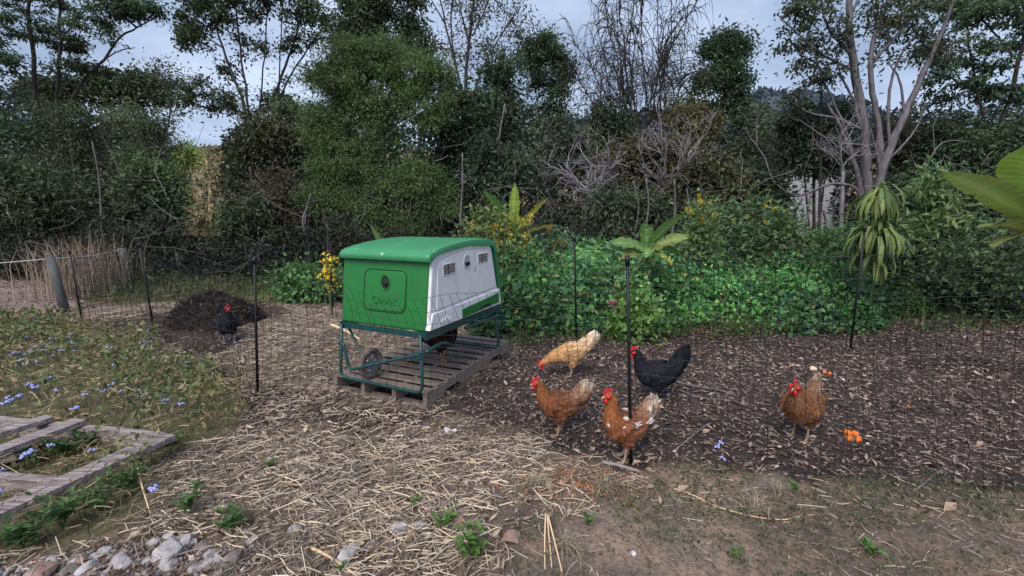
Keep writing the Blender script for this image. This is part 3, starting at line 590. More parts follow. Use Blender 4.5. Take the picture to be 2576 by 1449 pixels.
tree('gum_tree', 'gum with clumped round crown standing left of the weeping bare tree', 18, 1390, [([(1390, 'b'), (1392, 400), (1388, 220), (1396, 100)], .14, .05), ([(1388, 230), (1350, 160)], .05, .03), ([(1390, 250), (1430, 170)], .05, .03)],
  [(1395, 82, 32, 26, 34), (1350, 125, 30, 24, 26), (1400, 130, 30, 20, 20), (1335, 165, 26, 20, 16), (1425, 175, 28, 22, 20), (1375, 205, 50, 20, 20), (1400, 250, 60, 30, 30)], (.13, .4), (.034, .050, .036), 56, per=80, sig=.19)
bush('pale green thin-leaved sapling below the clumped gum', 15, 1370, 240, 60, 70, (.07, .10, .065), 57, per=60)
bush('dull grey green tree with dark straight trunks in the middle of the woods', 13, 1420, 290, 95, 170, (.040, .050, .042), 58, gap=.5)
bush('dark tree behind the dead grey branches', 15, 1530, 250, 100, 170, (.036, .048, .036), 59)
bush('brown leaved tree under the weeping bare tree', 12.5, 1620, 350, 110, 260, (.060, .052, .036), 60, leaf=(.13, .5), hue=.25)
bush('rusty tinged tree between the weeping tree and the round crown', 15, 1745, 240, 90, 190, (.060, .056, .034), 61, hue=.25)
bush('dark glossy shrub layer in front of the straight pale trunks', 11, 1590, 480, 110, 150, (.032, .040, .030), 62, gap=.5, name='shrub', cat='shrub')
bush('dark olive bush behind the tall flowering shrub', 11.5, 1790, 400, 100, 240, (.055, .058, .036), 63, leaf=(.12, .5), hue=.2)
tree('gum_tree', 'round-crowned gum left of the distant hill gap', 17, 1800, [([(1800, 'b'), (1805, 420), (1812, 280), (1822, 150)], .13, .04), ([(1812, 280), (1850, 210)], .05, .03)],
  [(1830, 120, 42, 34, 44), (1790, 145, 36, 34, 34), (1860, 150, 30, 36, 26), (1815, 190, 60, 30, 40), (1790, 240, 60, 36, 40), (1850, 235, 36, 40, 24), (1845, 300, 50, 50, 34), (1870, 290, 30, 26, 14), (1770, 200, 26, 16, 14), (1880, 190, 16, 20, 8)], (.13, .4), (.036, .056, .038), 64, per=85, sig=.2, thin=.4)
bush('mid green trees below the distant hill', 26, 1935, 268, 70, 130, (.050, .066, .044), 65, leaf=(.25, .4), sig=.5)
bush('dark tree right below the distant hill gap', 15, 1880, 330, 70, 150, (.040, .050, .034), 66)
bush('grey green bush left of the multi-trunked grey tree', 13.6, 2050, 250, 90, 190, (.042, .055, .048), 67, bot=440, gap=.2)
bush('very dark shrub left of the pale shed', 12, 1905, 430, 70, 160, (.012, .018, .012), 68, name='shrub', cat='shrub')
# the big grey multi-trunked tree
tree('grey_tree', 'big multi-trunked grey tree with spreading pale limbs on the right', 12.5, 2200,
  [([(2190, 'b'), (2185, 520), (2178, 400), (2172, 300), (2150, 180), (2135, 60), (2142, -70)], .17, .07), ([(2205, 'b'), (2212, 470), (2238, 380), (2275, 290), (2320, 190), (2370, 80), (2400, 0)], .15, .04),
   ([(2175, 'b'), (2165, 480), (2140, 390), (2115, 320), (2080, 262)], .10, .035), ([(2175, 330), (2110, 300), (2040, 285), (1990, 258)], .05, .02), ([(2215, 450), (2212, 330), (2190, 210), (2200, 90), (2260, -40)], .10, .04), ([(2172, 330), (2155, 280), (2150, 220)], .05, .03),
   ([(2145, 140), (2080, 60), (2060, -40)], .05, .02), ([(2200, 150), (2280, 60), (2320, -20)], .05, .02), ([(2275, 290), (2262, 200), (2235, 160)], .04, .015), ([(2150, 180), (2060, 130), (1990, 70), (1960, 40)], .04, .015), ([(2130, 60), (2180, -50)], .04, .02), ([(2165, 480), (2130, 330), (2070, 200), (2040, 90)], .05, .02), ([(2238, 380), (2235, 250), (2260, 150), (2300, 90)], .05, .02), ([(2238, 400), (2300, 330), (2330, 260)], .035, .012), ([(2150, 400), (2080, 350), (2010, 300)], .035, .012), ([(2178, 300), (2120, 200), (2100, 120)], .04, .015), ([(2215, 430), (2190, 330), (2120, 240)], .035, .012),],
  [(2060, 20, 50, 36, 24), (2140, 10, 60, 40, 24), (2000, 95, 44, 28, 20), (2080, 105, 50, 28, 22), (2240, 20, 60, 40, 26), (2330, 20, 60, 50, 30), (2370, 110, 60, 40, 26), (2040, 180, 50, 30, 18), (2120, 200, 50, 30, 10), (2010, 15, 30, 30, 10), (2260, 110, 60, 40, 16), (2000, 260, 30, 30, 8)],
  (.11, .42), (.048, .058, .042), 71, per=42, sig=.15, thin=.35, bark='bark_grey', rt=.009, depth=1.2)
tree('dead_tree', 'bare bent grey sapling arching in front of the pale shed', 11.5, 2150,
  [([(2150, 'b'), (2166, 560), (2158, 480), (2100, 462), (2050, 478), (2000, 492), (1945, 455), (1925, 400), (1890, 350), (1870, 320)], .045, .014), ([(1905, 370), (1903, 320), (1908, 280)], .016, .006), ([(2000, 492), (1980, 540), (1990, 600)], .018, .01)],
  [(1880, 300, 30, 30, 8)], None, None, 72, bark='bark_grey', rt=.004)
tree('dead_tree', 'thin dead branch curving out right of the grey trunks', 11.8, 2270, [([(2270, 'b'), (2275, 540), (2330, 420), (2370, 360), (2440, 355)], .04, .01), ([(2352, 385), (2348, 320), (2362, 290)], .016, .005)], [(2440, 340, 20, 14, 3)], None, None, 73, bark='bark_grey', rt=.003)
# dense eucalypts at the right edge
tree('gum_tree', 'dense tall gum filling the upper right corner of the view', 15, 2500, [([(2440, 'b'), (2490, 420), (2540, 250), (2575, 90), (2600, -60)], .17, .06), ([(2500, 380), (2450, 200), (2430, 50)], .08, .04), ([(2560, 150), (2480, 60), (2420, -20)], .05, .03)],
  [(2350, 20, 50, 40, 16), (2430, 20, 70, 40, 30), (2520, 50, 80, 40, 32), (2620, 60, 90, 60, 40), (2410, 130, 70, 30, 24), (2500, 150, 80, 36, 28), (2350, 180, 50, 26, 16), (2440, 230, 90, 26, 34), (2560, 230, 60, 30, 18), (2340, 100, 30, 26, 8), (2700, 200, 80, 120, 30)], (.13, .4), (.040, .060, .044), 74, per=75, sig=.17, flat=.45, thin=.35)
bush('dark green tree filling the shade behind the drooping sapling at right', 13.5, 2420, 280, 130, 260, (.032, .046, .032), 75)
bush('dark tree at the right edge behind the large banana leaf', 12.5, 2590, 300, 120, 230, (.036, .052, .032), 76)
bush('shaded brown green tree right of the grey trunks', 14.5, 2290, 300, 90, 200, (.042, .044, .032), 77)
bush('lower dark bush beside the grey trunks', 10.5, 2330, 440, 100, 160, (.032, .052, .032), 78, name='shrub', cat='shrub')
# weeping bare tree
def weeping():
    Y = 16; rs = np.random.RandomState(81); g = W(1625, 640, Y); base = (g[0], Y, float(height(g[0], Y))); t = Tree(base, 81)
    root = thing('bare_tree', 'tall leafless tree with long weeping twigs against the sky', 'tree', base)
    t.path([base, W(1620, 480, Y), W(1610, 380, Y)], .17, .12); mb = MB()
    def run(p, d, L, r0, r1, n, up, wig=.16):
        pts = [p]; 
        for i in range(n): d = unit((d+rs.normal(0, wig, 3)*np.array([1, 1, .5])+np.array([0, 0, up(i/n)]))[None])[0]; p = p+d*L/n; pts.append(p)
        mb.tube([q-np.array(base) for q in pts], list(np.linspace(r0, r1, n+1)), 4, False); return pts
    for i in range(27):
        a = i/26; x0 = 1540+150*a; x1 = 1462+280*a; dY = rs.uniform(-1.4, 1.4); low = a < .12 or a > .88
        P0 = W(1612+rs.uniform(-30, 30), 400, Y); P1 = W(x0, 320+rs.uniform(-20, 20), Y+dY*.4); t.path([P0, P1], .045, .03)
        tgt = W(x1, 130 if low else rs.uniform(-120, 20), Y+dY)-P1; st_ = run(P1, unit(tgt[None])[0], np.linalg.norm(tgt), .028, .011, 16, lambda q: .03, .13)
        for k in range(13):
            j = rs.randint(1, 15); d = unit(np.array([[rs.uniform(-1, 1)*.55+(a-.5)*.8, rs.uniform(-.5, .5), rs.uniform(.7, 1.4)]]))[0]
            sub_ = run(st_[j], d, rs.uniform(.8, 1.9), .014, .006, 12, lambda q: -.02-.62*q, .15)
            for kk in range(2): run(sub_[rs.randint(2, 11)], unit(np.array([[rs.uniform(-.6, .6), rs.uniform(-.6, .6), .2]]))[0], rs.uniform(.6, 1.5), .009, .005, 8, lambda q: -.3-.5*q, .12)
    t.wood(root, M['bark']); mb.obj('twig', M['bark'], root)['kind'] = 'stuff'
weeping()
# dead grey tangles
def dead(label, Y, cx, py0, spread, top, n, seed, mat='twig_grey', lean=0.0, r=.028):
    rs = np.random.RandomState(seed); g = W(cx, 640, Y); base = (g[0], Y, float(height(g[0], Y))); t = Tree(base, seed)
    root = thing('dead_tree', label, 'tree', base)
    t.path([base, W(cx, py0+40, Y), W(cx+lean*.3, py0, Y)], .07, .04); start = np.array(t.nodes[-1])
    def rec(p, d, L, rr, dep):
        m = 4; q = p; pts = [p]
        for i in range(m):
            d = unit(d+rs.normal(0, .22, 3)+np.array([0, 0, .05])); q = q+d*L/m; pts.append(q)
        for i in range(m): t.seg.append((pts[i], pts[i+1], rr*(1-.3*i/m), rr*(1-.3*(i+1)/m)))
        if dep:
            for k in range(rs.randint(2, 5)): j = rs.randint(1, m+1); rec(pts[j], unit(d+rs.normal(0, .75, 3)), L*rs.uniform(.5, .8), max(rr*.55, .004), dep-1)
    for i in range(n):
        a = (i+.5)/n*2-1; tgt = W(cx+lean+a*spread, top+rs.uniform(0, 60)+abs(a)*50, Y)+np.array([0, rs.uniform(-1, 1), 0]); d = tgt-start
        rec(start, unit(d), np.linalg.norm(d)*.55, r, 3)
    t.wood(root, M[mat], n=4)
dead('dead tree with a tangle of pale grey twigs left of the weeping tree', 11.8, 1500, 520, 120, 300, 11, 91, lean=-25)
dead('dead grey branches sweeping sideways above the brown tree', 12, 1660, 470, 120, 270, 9, 92, lean=40)
dead('low dead grey branches reaching left in the dark wood', 11.3, 1560, 560, 60, 440, 4, 93, lean=-60, r=.018)
dead('small dead twigs in the shade left of the coop', 11, 640, 560, 60, 440, 4, 94, lean=-10, r=.016)
dead('dead twiggy limbs among the grey trunks', 12.3, 2120, 420, 90, 260, 5, 95, r=.02)
# straight pale trunks in the shade
for i, (px, tp, Y, w) in enumerate([(2060, 300, 12.9, .05), (1262, 370, 12.4, .05), (1393, 430, 13, .09), (1470, 470, 12.5, .04), (1598, 520, 10.6, .035), (1622, 515, 10.6, .04), (1645, 520, 10.7, .03), (1712, 520, 10.4, .045), (1740, 540, 10.4, .03), (1765, 530, 10.6, .035), (760, 560, 10, .04), (775, 545, 10.3, .03), (835, 560, 9.6, .03), (650, 480, 12, .05), (250, 450, 10.2, .03), (2000, 540, 12.2, .04), (2025, 530, 12.4, .05), (2080, 560, 12, .05), (2110, 560, 12, .04), (1160, 470, 11, .04)]):
    g = W(px, 640, Y); zb = float(height(g[0], Y)); root = thing('sapling_trunk', 'slim bare trunk standing in the shade at the edge of the woods', 'tree', (g[0], Y, zb), 0, 'slim trunks at the edge of the woods')
    rs = np.random.RandomState(500+i); mb = MB(); top = W(px+rs.uniform(-14, 14), tp, Y)-np.array([g[0], Y, zb]); mid = top*.5+rs.normal(0, .06, 3)
    mb.tube(smooth_path([(0, 0, 0), mid, top, top*1.35+rs.normal(0, .1, 3)], 4), list(np.linspace(w, w*.4, 13)), 6); mb.obj('trunk', M['bark_grey'] if i % 3 else M['bark'], root, True)
# the mass of wood and undergrowth behind them
def mass(name, n, Y0, Y1, fn_top, zlo, L, col, label, gaps=()):
    x = RND.uniform(-1.35, 1.35, n); y = RND.uniform(Y0, Y1, n); X = x*y; px = 1288+x*FPX/ct
    top = fn_top(px); zt = H+(544-top)/FPX*y; z0 = height(X, y)
    z = z0+zlo+(zt-z0-zlo)*RND.uniform(0, 1, n)**.85*(.72+.4*fbm(X, y, 7, .5, 3)); k = np.ones(n, bool)
    for a, b, lo, hi in gaps:
        dd = y*ct-(z-H)*st; px = 1288+FPX*X/dd; py = 724.5-FPX*((z-H)*ct+y*st)/dd; k &= ~((px > a) & (px < b) & (py > lo) & (py < hi))
    X, y, z = X[k], y[k], z[k]; m = len(X); P = np.stack([X, y, z], 1)
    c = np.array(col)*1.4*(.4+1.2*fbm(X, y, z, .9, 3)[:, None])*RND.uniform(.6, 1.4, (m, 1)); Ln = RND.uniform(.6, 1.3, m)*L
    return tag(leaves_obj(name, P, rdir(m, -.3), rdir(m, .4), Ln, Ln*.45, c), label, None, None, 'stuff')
tp = lambda px: np.interp(px, [-400, 0, 180, 240, 300, 440, 455, 560, 580, 700, 900, 1100, 1300, 1480, 1700, 1880, 1900, 2010, 2050, 2300, 3000], [200, 210, 260, 300, 330, 330, 520, 530, 330, 300, 230, 240, 260, 300, 290, 330, 345, 340, 300, 260, 240])
GP = [(448, 565, 370, 600), (1960, 2096, 445, 610)]
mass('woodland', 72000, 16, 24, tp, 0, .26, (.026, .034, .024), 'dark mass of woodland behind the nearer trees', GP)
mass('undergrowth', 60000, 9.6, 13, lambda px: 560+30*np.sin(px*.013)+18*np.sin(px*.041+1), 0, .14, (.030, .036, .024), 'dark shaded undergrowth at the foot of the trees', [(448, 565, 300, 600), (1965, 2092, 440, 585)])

# fine dead twigs and vines hanging in the shaded edge of the woods
n = 1500; a = RND.uniform(-1.15, 1.15, n); y = RND.uniform(9.4, 12.5, n); X = a*y; z = height(X, y)+RND.uniform(.1, 3.4, n)*RND.uniform(.4, 1, n); P = np.stack([X, y, z], 1); D = rdir(n, .35); L = RND.uniform(.3, 1.3, (n, 1)); Q = P+D*L; Mi = (P+Q)/2+RND.normal(0, .08, (n, 3))*L
V, F, k = prisms(P, Mi, Q, RND.uniform(.002, .006, n)); tag(mesh_obj('dead_twigs', V, F, M['litter'], None, np.repeat(np.array([(.12, .10, .10), (.19, .17, .175), (.07, .055, .05)])[RND.randint(0, 3, n)]*RND.uniform(.6, 1.2, (n, 1)), k, 0)), 'tangle of thin dead twigs and vines along the shaded wood edge', None, None, 'stuff')

n = 7000; y = RND.uniform(23, 60, n); x = -y*RND.uniform(.55, .85, n); P = np.stack([x, y, height(x, y)], 1); D = unit(np.stack([RND.normal(0, .4, n), RND.normal(0, .4, n), np.ones(n)], 1))
V, F = blades(P, D, RND.uniform(.3, 1.0, n), np.full(n, .10), RND.uniform(0, .6, n)); tag(mesh_obj('grass', V, F, M['litter'], None, np.repeat(np.array([(.42, .35, .20), (.34, .28, .16), (.20, .19, .10)])[RND.randint(0, 3, n)]*RND.uniform(.6, 1.3, (n, 1)), 6, 0)), 'rank dry grass on the hillside seen through the gap at left', None, None, 'stuff')
# ------------------------------------------------------------------ pale shed behind the trees
a, b = W(1940, 640, 22), W(2100, 640, 22); zb = float(height(a[0], 22))
shed = thing('shed', 'pale lavender-white shed glimpsed between trunks behind the bent sapling', 'shed', (a[0], 22, zb-.2))
wd = b[0]-a[0]; mb = MB(); hh = 3.4
for i in range(40):      # corrugated cladding
    mb.box(((i+.5)*wd/40, -.012*(i % 2), hh/2), (wd/40, .05, hh))
mb.obj('wall', M['shed'], shed)
MB().box((wd/2, 1.5, hh+.05), (wd+.4, 3.4, .1)).obj('roof', M['shed'], shed)
MB().box((wd/2, 1.5, hh/2), (wd-.1, 2.9, hh-.05)).obj('side_wall', M['shed'], shed)

# ------------------------------------------------------------------ the lush bank of weeds behind the run
def bank():
    n = 84000; x = RND.uniform(-.5, 9, n); y = 4.9+.13*(x-1)+RND.uniform(-.1, 3.4, n)
    edge = 5.05+.13*(x-1)+1.5*(fbm(x, y, 1, .9, 3)-.5); f = np.clip((y-edge)/.8, 0, 1); k = f > 0; x, y, f = x[k], y[k], f[k]
    k = ~((x < .35) & (y > 6.2)); x, y, f = x[k], y[k], f[k]; m = len(x)
    lump = fbm(x, y, 2, 1.9, 3); top = (.12+.74*f)*(.62+.85*lump); top *= .62+.78*fbm(x, y, 33, .75, 2); top *= np.interp(x, [-.5, .3, 3, 4.6, 9], [.8, 1, 1.0, 1.12, 1.2])
    k = RND.uniform(size=m) < np.clip(lump*2.6-.2, .35, 1); x, y, f, top = x[k], y[k], f[k], top[k]; m = len(x)
    z = height(x, y)+top*RND.uniform(0, 1, m)**.6*RND.uniform(.8, 1.12, m); P = np.stack([x, y, z], 1)
    br = np.interp(x, [-.5, 0, .8, 3, 3.8, 5, 9], [1.1, 1.4, 2.2, 2.2, 1.6, .85, .65])[:, None]*(.15+1.7*fbm(x, y, z*1.5, 2.4, 3)[:, None])
    c = np.array([(.065, .175, .045), (.05, .14, .045), (.09, .18, .05), (.045, .115, .05), (.19, .20, .06)])[RND.choice(5, m, p=[.32, .26, .2, .17, .05])]*br*RND.uniform(.5, 1.5, (m, 1))
    sp = fbm(x, y, 21, 1.6, 2) > .54; c = np.where(sp[:, None], c*np.array([.8, .72, .95]), c); L = RND.uniform(.035, .09, m)*np.where(sp, 1.5, 1); D = rdir(m, .05); Nn = unit(RND.normal(0, .75, (m, 3))+np.array([0, -.5, 1.0]))
    tag(leaves_obj('leafy_weeds', P, D, Nn, L, L*RND.uniform(.45, .8, m), c, None, None, .15), 'lush waist-high bank of green leafy weeds behind the back netting', None, None, 'stuff')
    # upright leafy stems poking out of the mass
    n = 420; x = RND.uniform(-.3, 7, n); y = 5.3+.13*(x-1)+RND.uniform(-.1, 2.4, n); P = []; D = []; C = []
    for i in range(n):
        h = RND.uniform(.45, 1.0); tx, ty = RND.normal(0, .10, 2); cc = np.array([(.075, .14, .05), (.06, .11, .055), (.12, .16, .06)])[RND.randint(3)]*RND.uniform(.6, 1.3)
        for k in range(16): q = .35+.65*k/15; a = k*2.4; P.append([x[i]+tx*q, y[i]+ty*q, h*q]); D.append([math.cos(a), math.sin(a), .35*(1.2-q)+q*.4]); C.append(cc*RND.uniform(.7, 1.3))
    P = np.array(P); L = RND.uniform(.05, .10, len(P)); tag(leaves_obj('leafy_weeds', P, unit(np.array(D)), np.tile([0, 0, 1.], (len(P), 1)), L, L*.42, np.array(C)), 'upright leafy stems rising above the green weed bank', None, None, 'stuff')
    n = 1500; x = np.concatenate([RND.normal(3.15, .35, 900), RND.uniform(0, 7, 600)]); y = 4.95+.13*(x-1)+RND.uniform(0, .7, n); P = np.stack([x, y, height(x, y)], 1); D = unit(np.stack([RND.normal(0, .5, n), RND.normal(-.2, .4, n), np.ones(n)], 1))
    V, F = blades(P, D, RND.uniform(.15, .5, n), np.full(n, .006), RND.uniform(0, .9, n)); tag(mesh_obj('grass', V, F, M['leaf'], None, np.repeat(np.array([(.24, .20, .11), (.14, .15, .07), (.10, .15, .05)])[RND.randint(0, 3, n)]*RND.uniform(.6, 1.3, (n, 1)), 6, 0)), 'straggling brown and green grass at the foot of the weed bank', None, None, 'stuff')
    # trailing leaves and grass creeping out over the mulch edge
    n = 3000; x = RND.uniform(-.2, 8, n); y = 4.75+.13*(x-1)+RND.uniform(0, .6, n); k = fbm(x, y, 4, 2, 2) > .48; x, y = x[k], y[k]; m = len(x); P = np.stack([x, y, height(x, y)+RND.uniform(0, .12, m)], 1)
    L = RND.uniform(.03, .07, m); tag(leaves_obj('leafy_weeds', P, rdir(m, .1), rdir(m, 1.2), L, L*.6, np.array([(.10, .16, .05), (.14, .15, .07), (.06, .10, .04)])[RND.randint(0, 3, m)]*RND.uniform(.6, 1.3, (m, 1))), 'low creeping leaves where the weed bank meets the mulch', None, None, 'stuff')
bank()
def shrub(label, Y, cx, top, bot, rx, n, col, seed, leafL, per=26, fl=0, flc=None, wr=.38, sig=.10, name='shrub', flarea=None, droop=.1, hue=.15, stems=7):
    rs = np.random.RandomState(seed); g = W(cx, 640, Y); zb = float(height(g[0], Y)); base = (g[0], Y, zb); t = Tree(base, seed); k = Y/FPX
    root = thing(name, label, 'shrub', base)
    for i in range(stems):
        a = (i+.5)/stems*2-1; t.path([base, W(cx+a*rx*.4, (bot+top)/2+20, Y+rs.uniform(-.2, .2)), W(cx+a*rx*.8, top+(bot-top)*rs.uniform(.05, .3)*(1+abs(a)), Y+rs.uniform(-.4, .4))], .012, .005)
    c0 = W(cx, (top+bot)/2, Y); C = ellip(rs, c0, (rx*k, rx*k*.8, (bot-top)/2*k), n, .35); C = C[C[:, 2] > zb+.05]
    t.grow(C, .003); t.wood(root, M['stem_green'], 'stem', 4); t.leaves(root, C, per, sig, leafL, wr, col, droop, 1.0, 'foliage', .3, hue)
    if fl:
        P = []
        for i in range(fl):
            fx, fy, frx, fry = (flarea or (cx, (top+bot)/2-(bot-top)*.15, rx, (bot-top)*.4)); 
            p = W(fx+rs.uniform(-1, 1)*frx, fy+rs.uniform(-1, 1)*fry, Y-rx*k*.55*rs.uniform(.2, 1)); P.append(p)
        P = np.repeat(np.array(P), 14, 0)+rs.normal(0, .016, (fl*14, 3))-np.array(base); m = len(P)
        leaves_obj('flower', P, rdir(m, .3, rs), rdir(m, 0, rs), rs.uniform(.018, .032, m), rs.uniform(.014, .024, m), np.array(flc or (.85, .58, .05))*rs.uniform(.7, 1.2, (m, 1)), None, root)
    return root
shrub('yellow flowering shrub behind the right end of the coop', 6.6, 1240, 520, 790, 95, 170, (.085, .115, .055), 101, .075, fl=60, flarea=(1260, 600, 80, 60))
shrub('dark grey green shrub with a few orange flowers right of the yellow flowering shrub', 6.9, 1400, 585, 720, 42, 60, (.045, .07, .05), 102, .07, fl=9, flarea=(1400, 590, 25, 35), flc=(.7, .36, .05))
shrub('tall leafy shrub with yellow flowers in front of the woods', 7.6, 1850, 500, 745, 118, 230, (.055, .085, .055), 103, .10, fl=24, flarea=(1840, 590, 120, 100), wr=.36)
shrub('left spur of the flowering shrub with yellow blooms at its tip', 6.5, 1765, 505, 700, 42, 60, (.08, .12, .06), 104, .08, fl=12, flarea=(1765, 530, 40, 35))
shrub('upright shrub with yellow flowers near the pale shed', 6.8, 1955, 525, 720, 55, 80, (.06, .09, .05), 105, .09, fl=9, flarea=(1965, 545, 40, 40))
shrub('broad green bush right of the flowering shrub', 7.9, 2070, 585, 690, 85, 90, (.035, .065, .032), 106, .09, wr=.55)
shrub('tall leafy weeds climbing right of the limp drooping sapling', 6.3, 2420, 555, 790, 150, 280, (.045, .068, .038), 107, .075, wr=.42, stems=10)
shrub('pointed leafy shoot above the right thicket', 6.4, 2345, 430, 700, 50, 60, (.07, .10, .05), 108, .13, wr=.3, stems=3)
shrub('dense shaded thicket at the right edge behind the netting', 6.0, 2600, 560, 840, 140, 230, (.038, .06, .036), 109, .08, stems=8)
shrub('green leafy bush left of the coop with pale flowers', 7.6, 790, 665, 775, 90, 130, (.065, .125, .055), 110, .09, wr=.5, fl=5, flc=(.6, .3, .35), flarea=(770, 690, 40, 15))
shrub('yellow leaved young shrub beside the left side of the coop', 6.2, 826, 640, 740, 13, 9, (.40, .27, .03), 111, .05, per=14, wr=.5, stems=3, hue=.05, sig=.06)
shrub('grey shrub beside the tall dry grass at the wire fence', 9.2, 362, 668, 720, 22, 20, (.08, .09, .06), 112, .09)
shrub('pink blossomed weed in front of the green bank by the middle post', 5.0, 1590, 750, 860, 45, 50, (.085, .15, .05), 113, .07, wr=.7, fl=4, flarea=(1545, 768, 8, 10), flc=(.45, .16, .22), stems=4)
# dry seeding grass clump by the wire fence
def reeds():
    rs = np.random.RandomState(5); n = 620; g = W(205, 640, 8.2); x = g[0]+rs.normal(0, .27, n); y = 8.2+rs.normal(0, .4, n); P = np.stack([x-g[0], y-8.2, np.zeros(n)], 1)
    D = unit(np.stack([rs.normal(0, .10, n)+(x-g[0])*.22, rs.normal(0, .1, n), np.ones(n)], 1)); V, F = blades(P, D, rs.uniform(.6, 1.6, n), np.full(n, .009), rs.uniform(0, .35, n))
    o = mesh_obj('dry_grass_clump', V, F, M['litter'], None, np.repeat(np.array([.38, .29, .225])*rs.uniform(.45, 1.3, (n, 1)), 6, 0)); o.location = (g[0], 8.2, float(height(g[0], 8.2)))
    tag(o, 'tall clump of dry brown grass by the wire fence posts', 'grass clump')
reeds()

# ------------------------------------------------------------------ banana plants
def banana_leaf(parent, base, d, L, Wd, arch, roll, col, seed, ragged=.0):
    """one big leaf: stalk, arching midrib and a folded blade with torn edges"""
    rs = np.random.RandomState(seed); d = unit(np.array(d, float)); n = 34; up = np.array([0, 0, 1.]); hor = d.copy(); hor[2] = 0; hor = unit(hor)
    P = []; p = np.array(base, float); e = math.asin(max(-1, min(1, d[2])))
    for i in range(n+1):
        P.append(p.copy()); ee = e-arch*(i/n)**1.3; p = p+(hor*math.cos(ee)+up*math.sin(ee))*L/n
    side0 = unit(np.cross(hor, up)); V = []; F = []; C = []
    for i in range(n+1):
        t = i/n; T = unit(P[min(i+1, n)]-P[max(i-1, 0)]); S = side0; U = np.cross(S, T); S2 = unit(S*math.cos(roll)+U*math.sin(roll)); U2 = np.cross(S2, T)
        vn = .86 if i % 2 else 1.1; w = Wd*.5*max(.02, min(1, ((t-.06)/.16))**.6 if t > .06 else .02)*(1-max(0, (t-.62)/.38)**2.2*.96)
        for k in (-1, -.5, 0, .5, 1):
            tear = .62 if abs(k) == 1 and ragged and rs.uniform() < ragged*.5 else 1
            V.append(P[i]+S2*w*k*tear+U2*(abs(k)*w*.38-(abs(k) == 1)*w*.10)+rs.normal(0, .004, 3)); C.append(np.array(col)*(np.array([1.6, 1.35, 1.7]) if k == 0 else vn*rs.uniform(.85, 1.1)*np.array([1.0+.5*(abs(k) == 1)*rs.uniform(0, 1), 1, 1])))
    for i in range(n):
        for j in range(4):
            if ragged and abs(j-1.5) > 1 and rs.uniform() < ragged*.12: continue
            F.append((i*5+j, i*5+j+1, (i+1)*5+j+1, (i+1)*5+j))
    return mesh_obj('leaf', np.array(V), F, M['leaf'], parent, np.array(C), True)
def banana(label, px, Y, pybase, hstem, leaves, seed, rst=.035):
    g = W(px, 640, Y); zb = float(height(g[0], Y)); root = thing('banana_plant', label, 'plant', (g[0], Y, zb)); top = W(px, pybase, Y)-np.array([g[0], Y, zb])
    MB().tube([(0, 0, 0), top*.5, top], [rst, rst*.8, rst*.5], 10).obj('stem', M['stem_green'], root, True)
    for i, (dx, dz, dy, L, w, arch, roll, col, rg) in enumerate(leaves): banana_leaf(root, top, (dx, dy, dz), L, w, arch, roll, col, seed+i, rg)
    return root
LG = (.15, .28, .08); YG = (.36, .38, .09)
banana('banana plant with upright leaves behind the yellow flowering shrub', 1285, 6.8, 610, .6,
  [(-.35, 1, -.3, .95, .26, .4, 0, LG, .1), (.05, 1, -.1, .90, .20, .1, 1.1, (.22, .33, .05), 0), (.55, .85, -.3, .92, .20, .3, .2, YG, .35), (.8, .5, -.2, .8, .2, .5, .2, YG, .35), (-.8, .5, .1, .6, .2, .8, 0, LG, .1)], 200)
banana('banana plant with pale green drooping leaves in the middle of the green bank', 1628, 5.9, 632, .7,
  [(-.15, 1, -.2, .42, .19, .3, 0, LG, .1), (.55, .9, -.2, .66, .24, .4, .5, LG, .1), (-.95, .42, -.3, .55, .24, .5, .6, LG, .2), (.85, .55, -.3, .55, .24, .5, -.6, (.2, .28, .08), .3), (-.9, .15, -.4, .42, .2, .9, .6, (.22, .28, .07), .2), (.5, -.1, -.6, .42, .17, .7, 0, YG, .3), (-.3, .4, -.9, .4, .2, 1.3, 0, LG, .2), (.9, .2, .2, .5, .22, .9, .3, LG, .2)], 220)
banana('banana plant whose leaf tips peek over the green coop roof', 985, 6.2, 700, .7,
  [(-.3, 1, 0, .80, .17, .1, .2, LG, 0), (.5, .75, 0, .80, .14, .8, .3, (.17, .27, .06), .2), (-.8, .4, .2, .5, .2, .9, 0, LG, .1)], 240)
# big banana plant at the right edge: two large leaves come into view
g = W(2680, 700, 3.6); root = thing('banana_plant', 'large banana plant at the right edge with one broad pale leaf reaching in', 'plant', (g[0], 3.6, float(height(g[0], 3.6))))
top = W(2680, 640, 3.6)-np.array([g[0], 3.6, 0]); MB().tube([(0, 0, 0), top*.5, top], [.09, .07, .04], 12).obj('stem', M['stem_green'], root, True)
for i, (p0, p1, w, arch, roll, col, rg) in enumerate([((2680, 610), (2388, 450), .25, .15, -.30, (.25, .36, .09), .06), ((2650, 600), (2590, 385), .50, .1, .0, (.25, .38, .07), .0), ((2630, 610), (2470, 590), .22, .5, -.2, (.20, .25, .07), .35), ((2640, 600), (2500, 640), .2, .5, -.3, (.17, .22, .07), .3)]):
    a = W(*p0, 3.6)-np.array([g[0], 3.6, 0]); b = W(*p1, 3.3)-np.array([g[0], 3.6, 0]); L = np.linalg.norm(b-a)*1.06; d = unit(b-a)+np.array([0, 0, arch*.5]); banana_leaf(root, a, d, L, w, arch, roll, col, 260+i, rg)
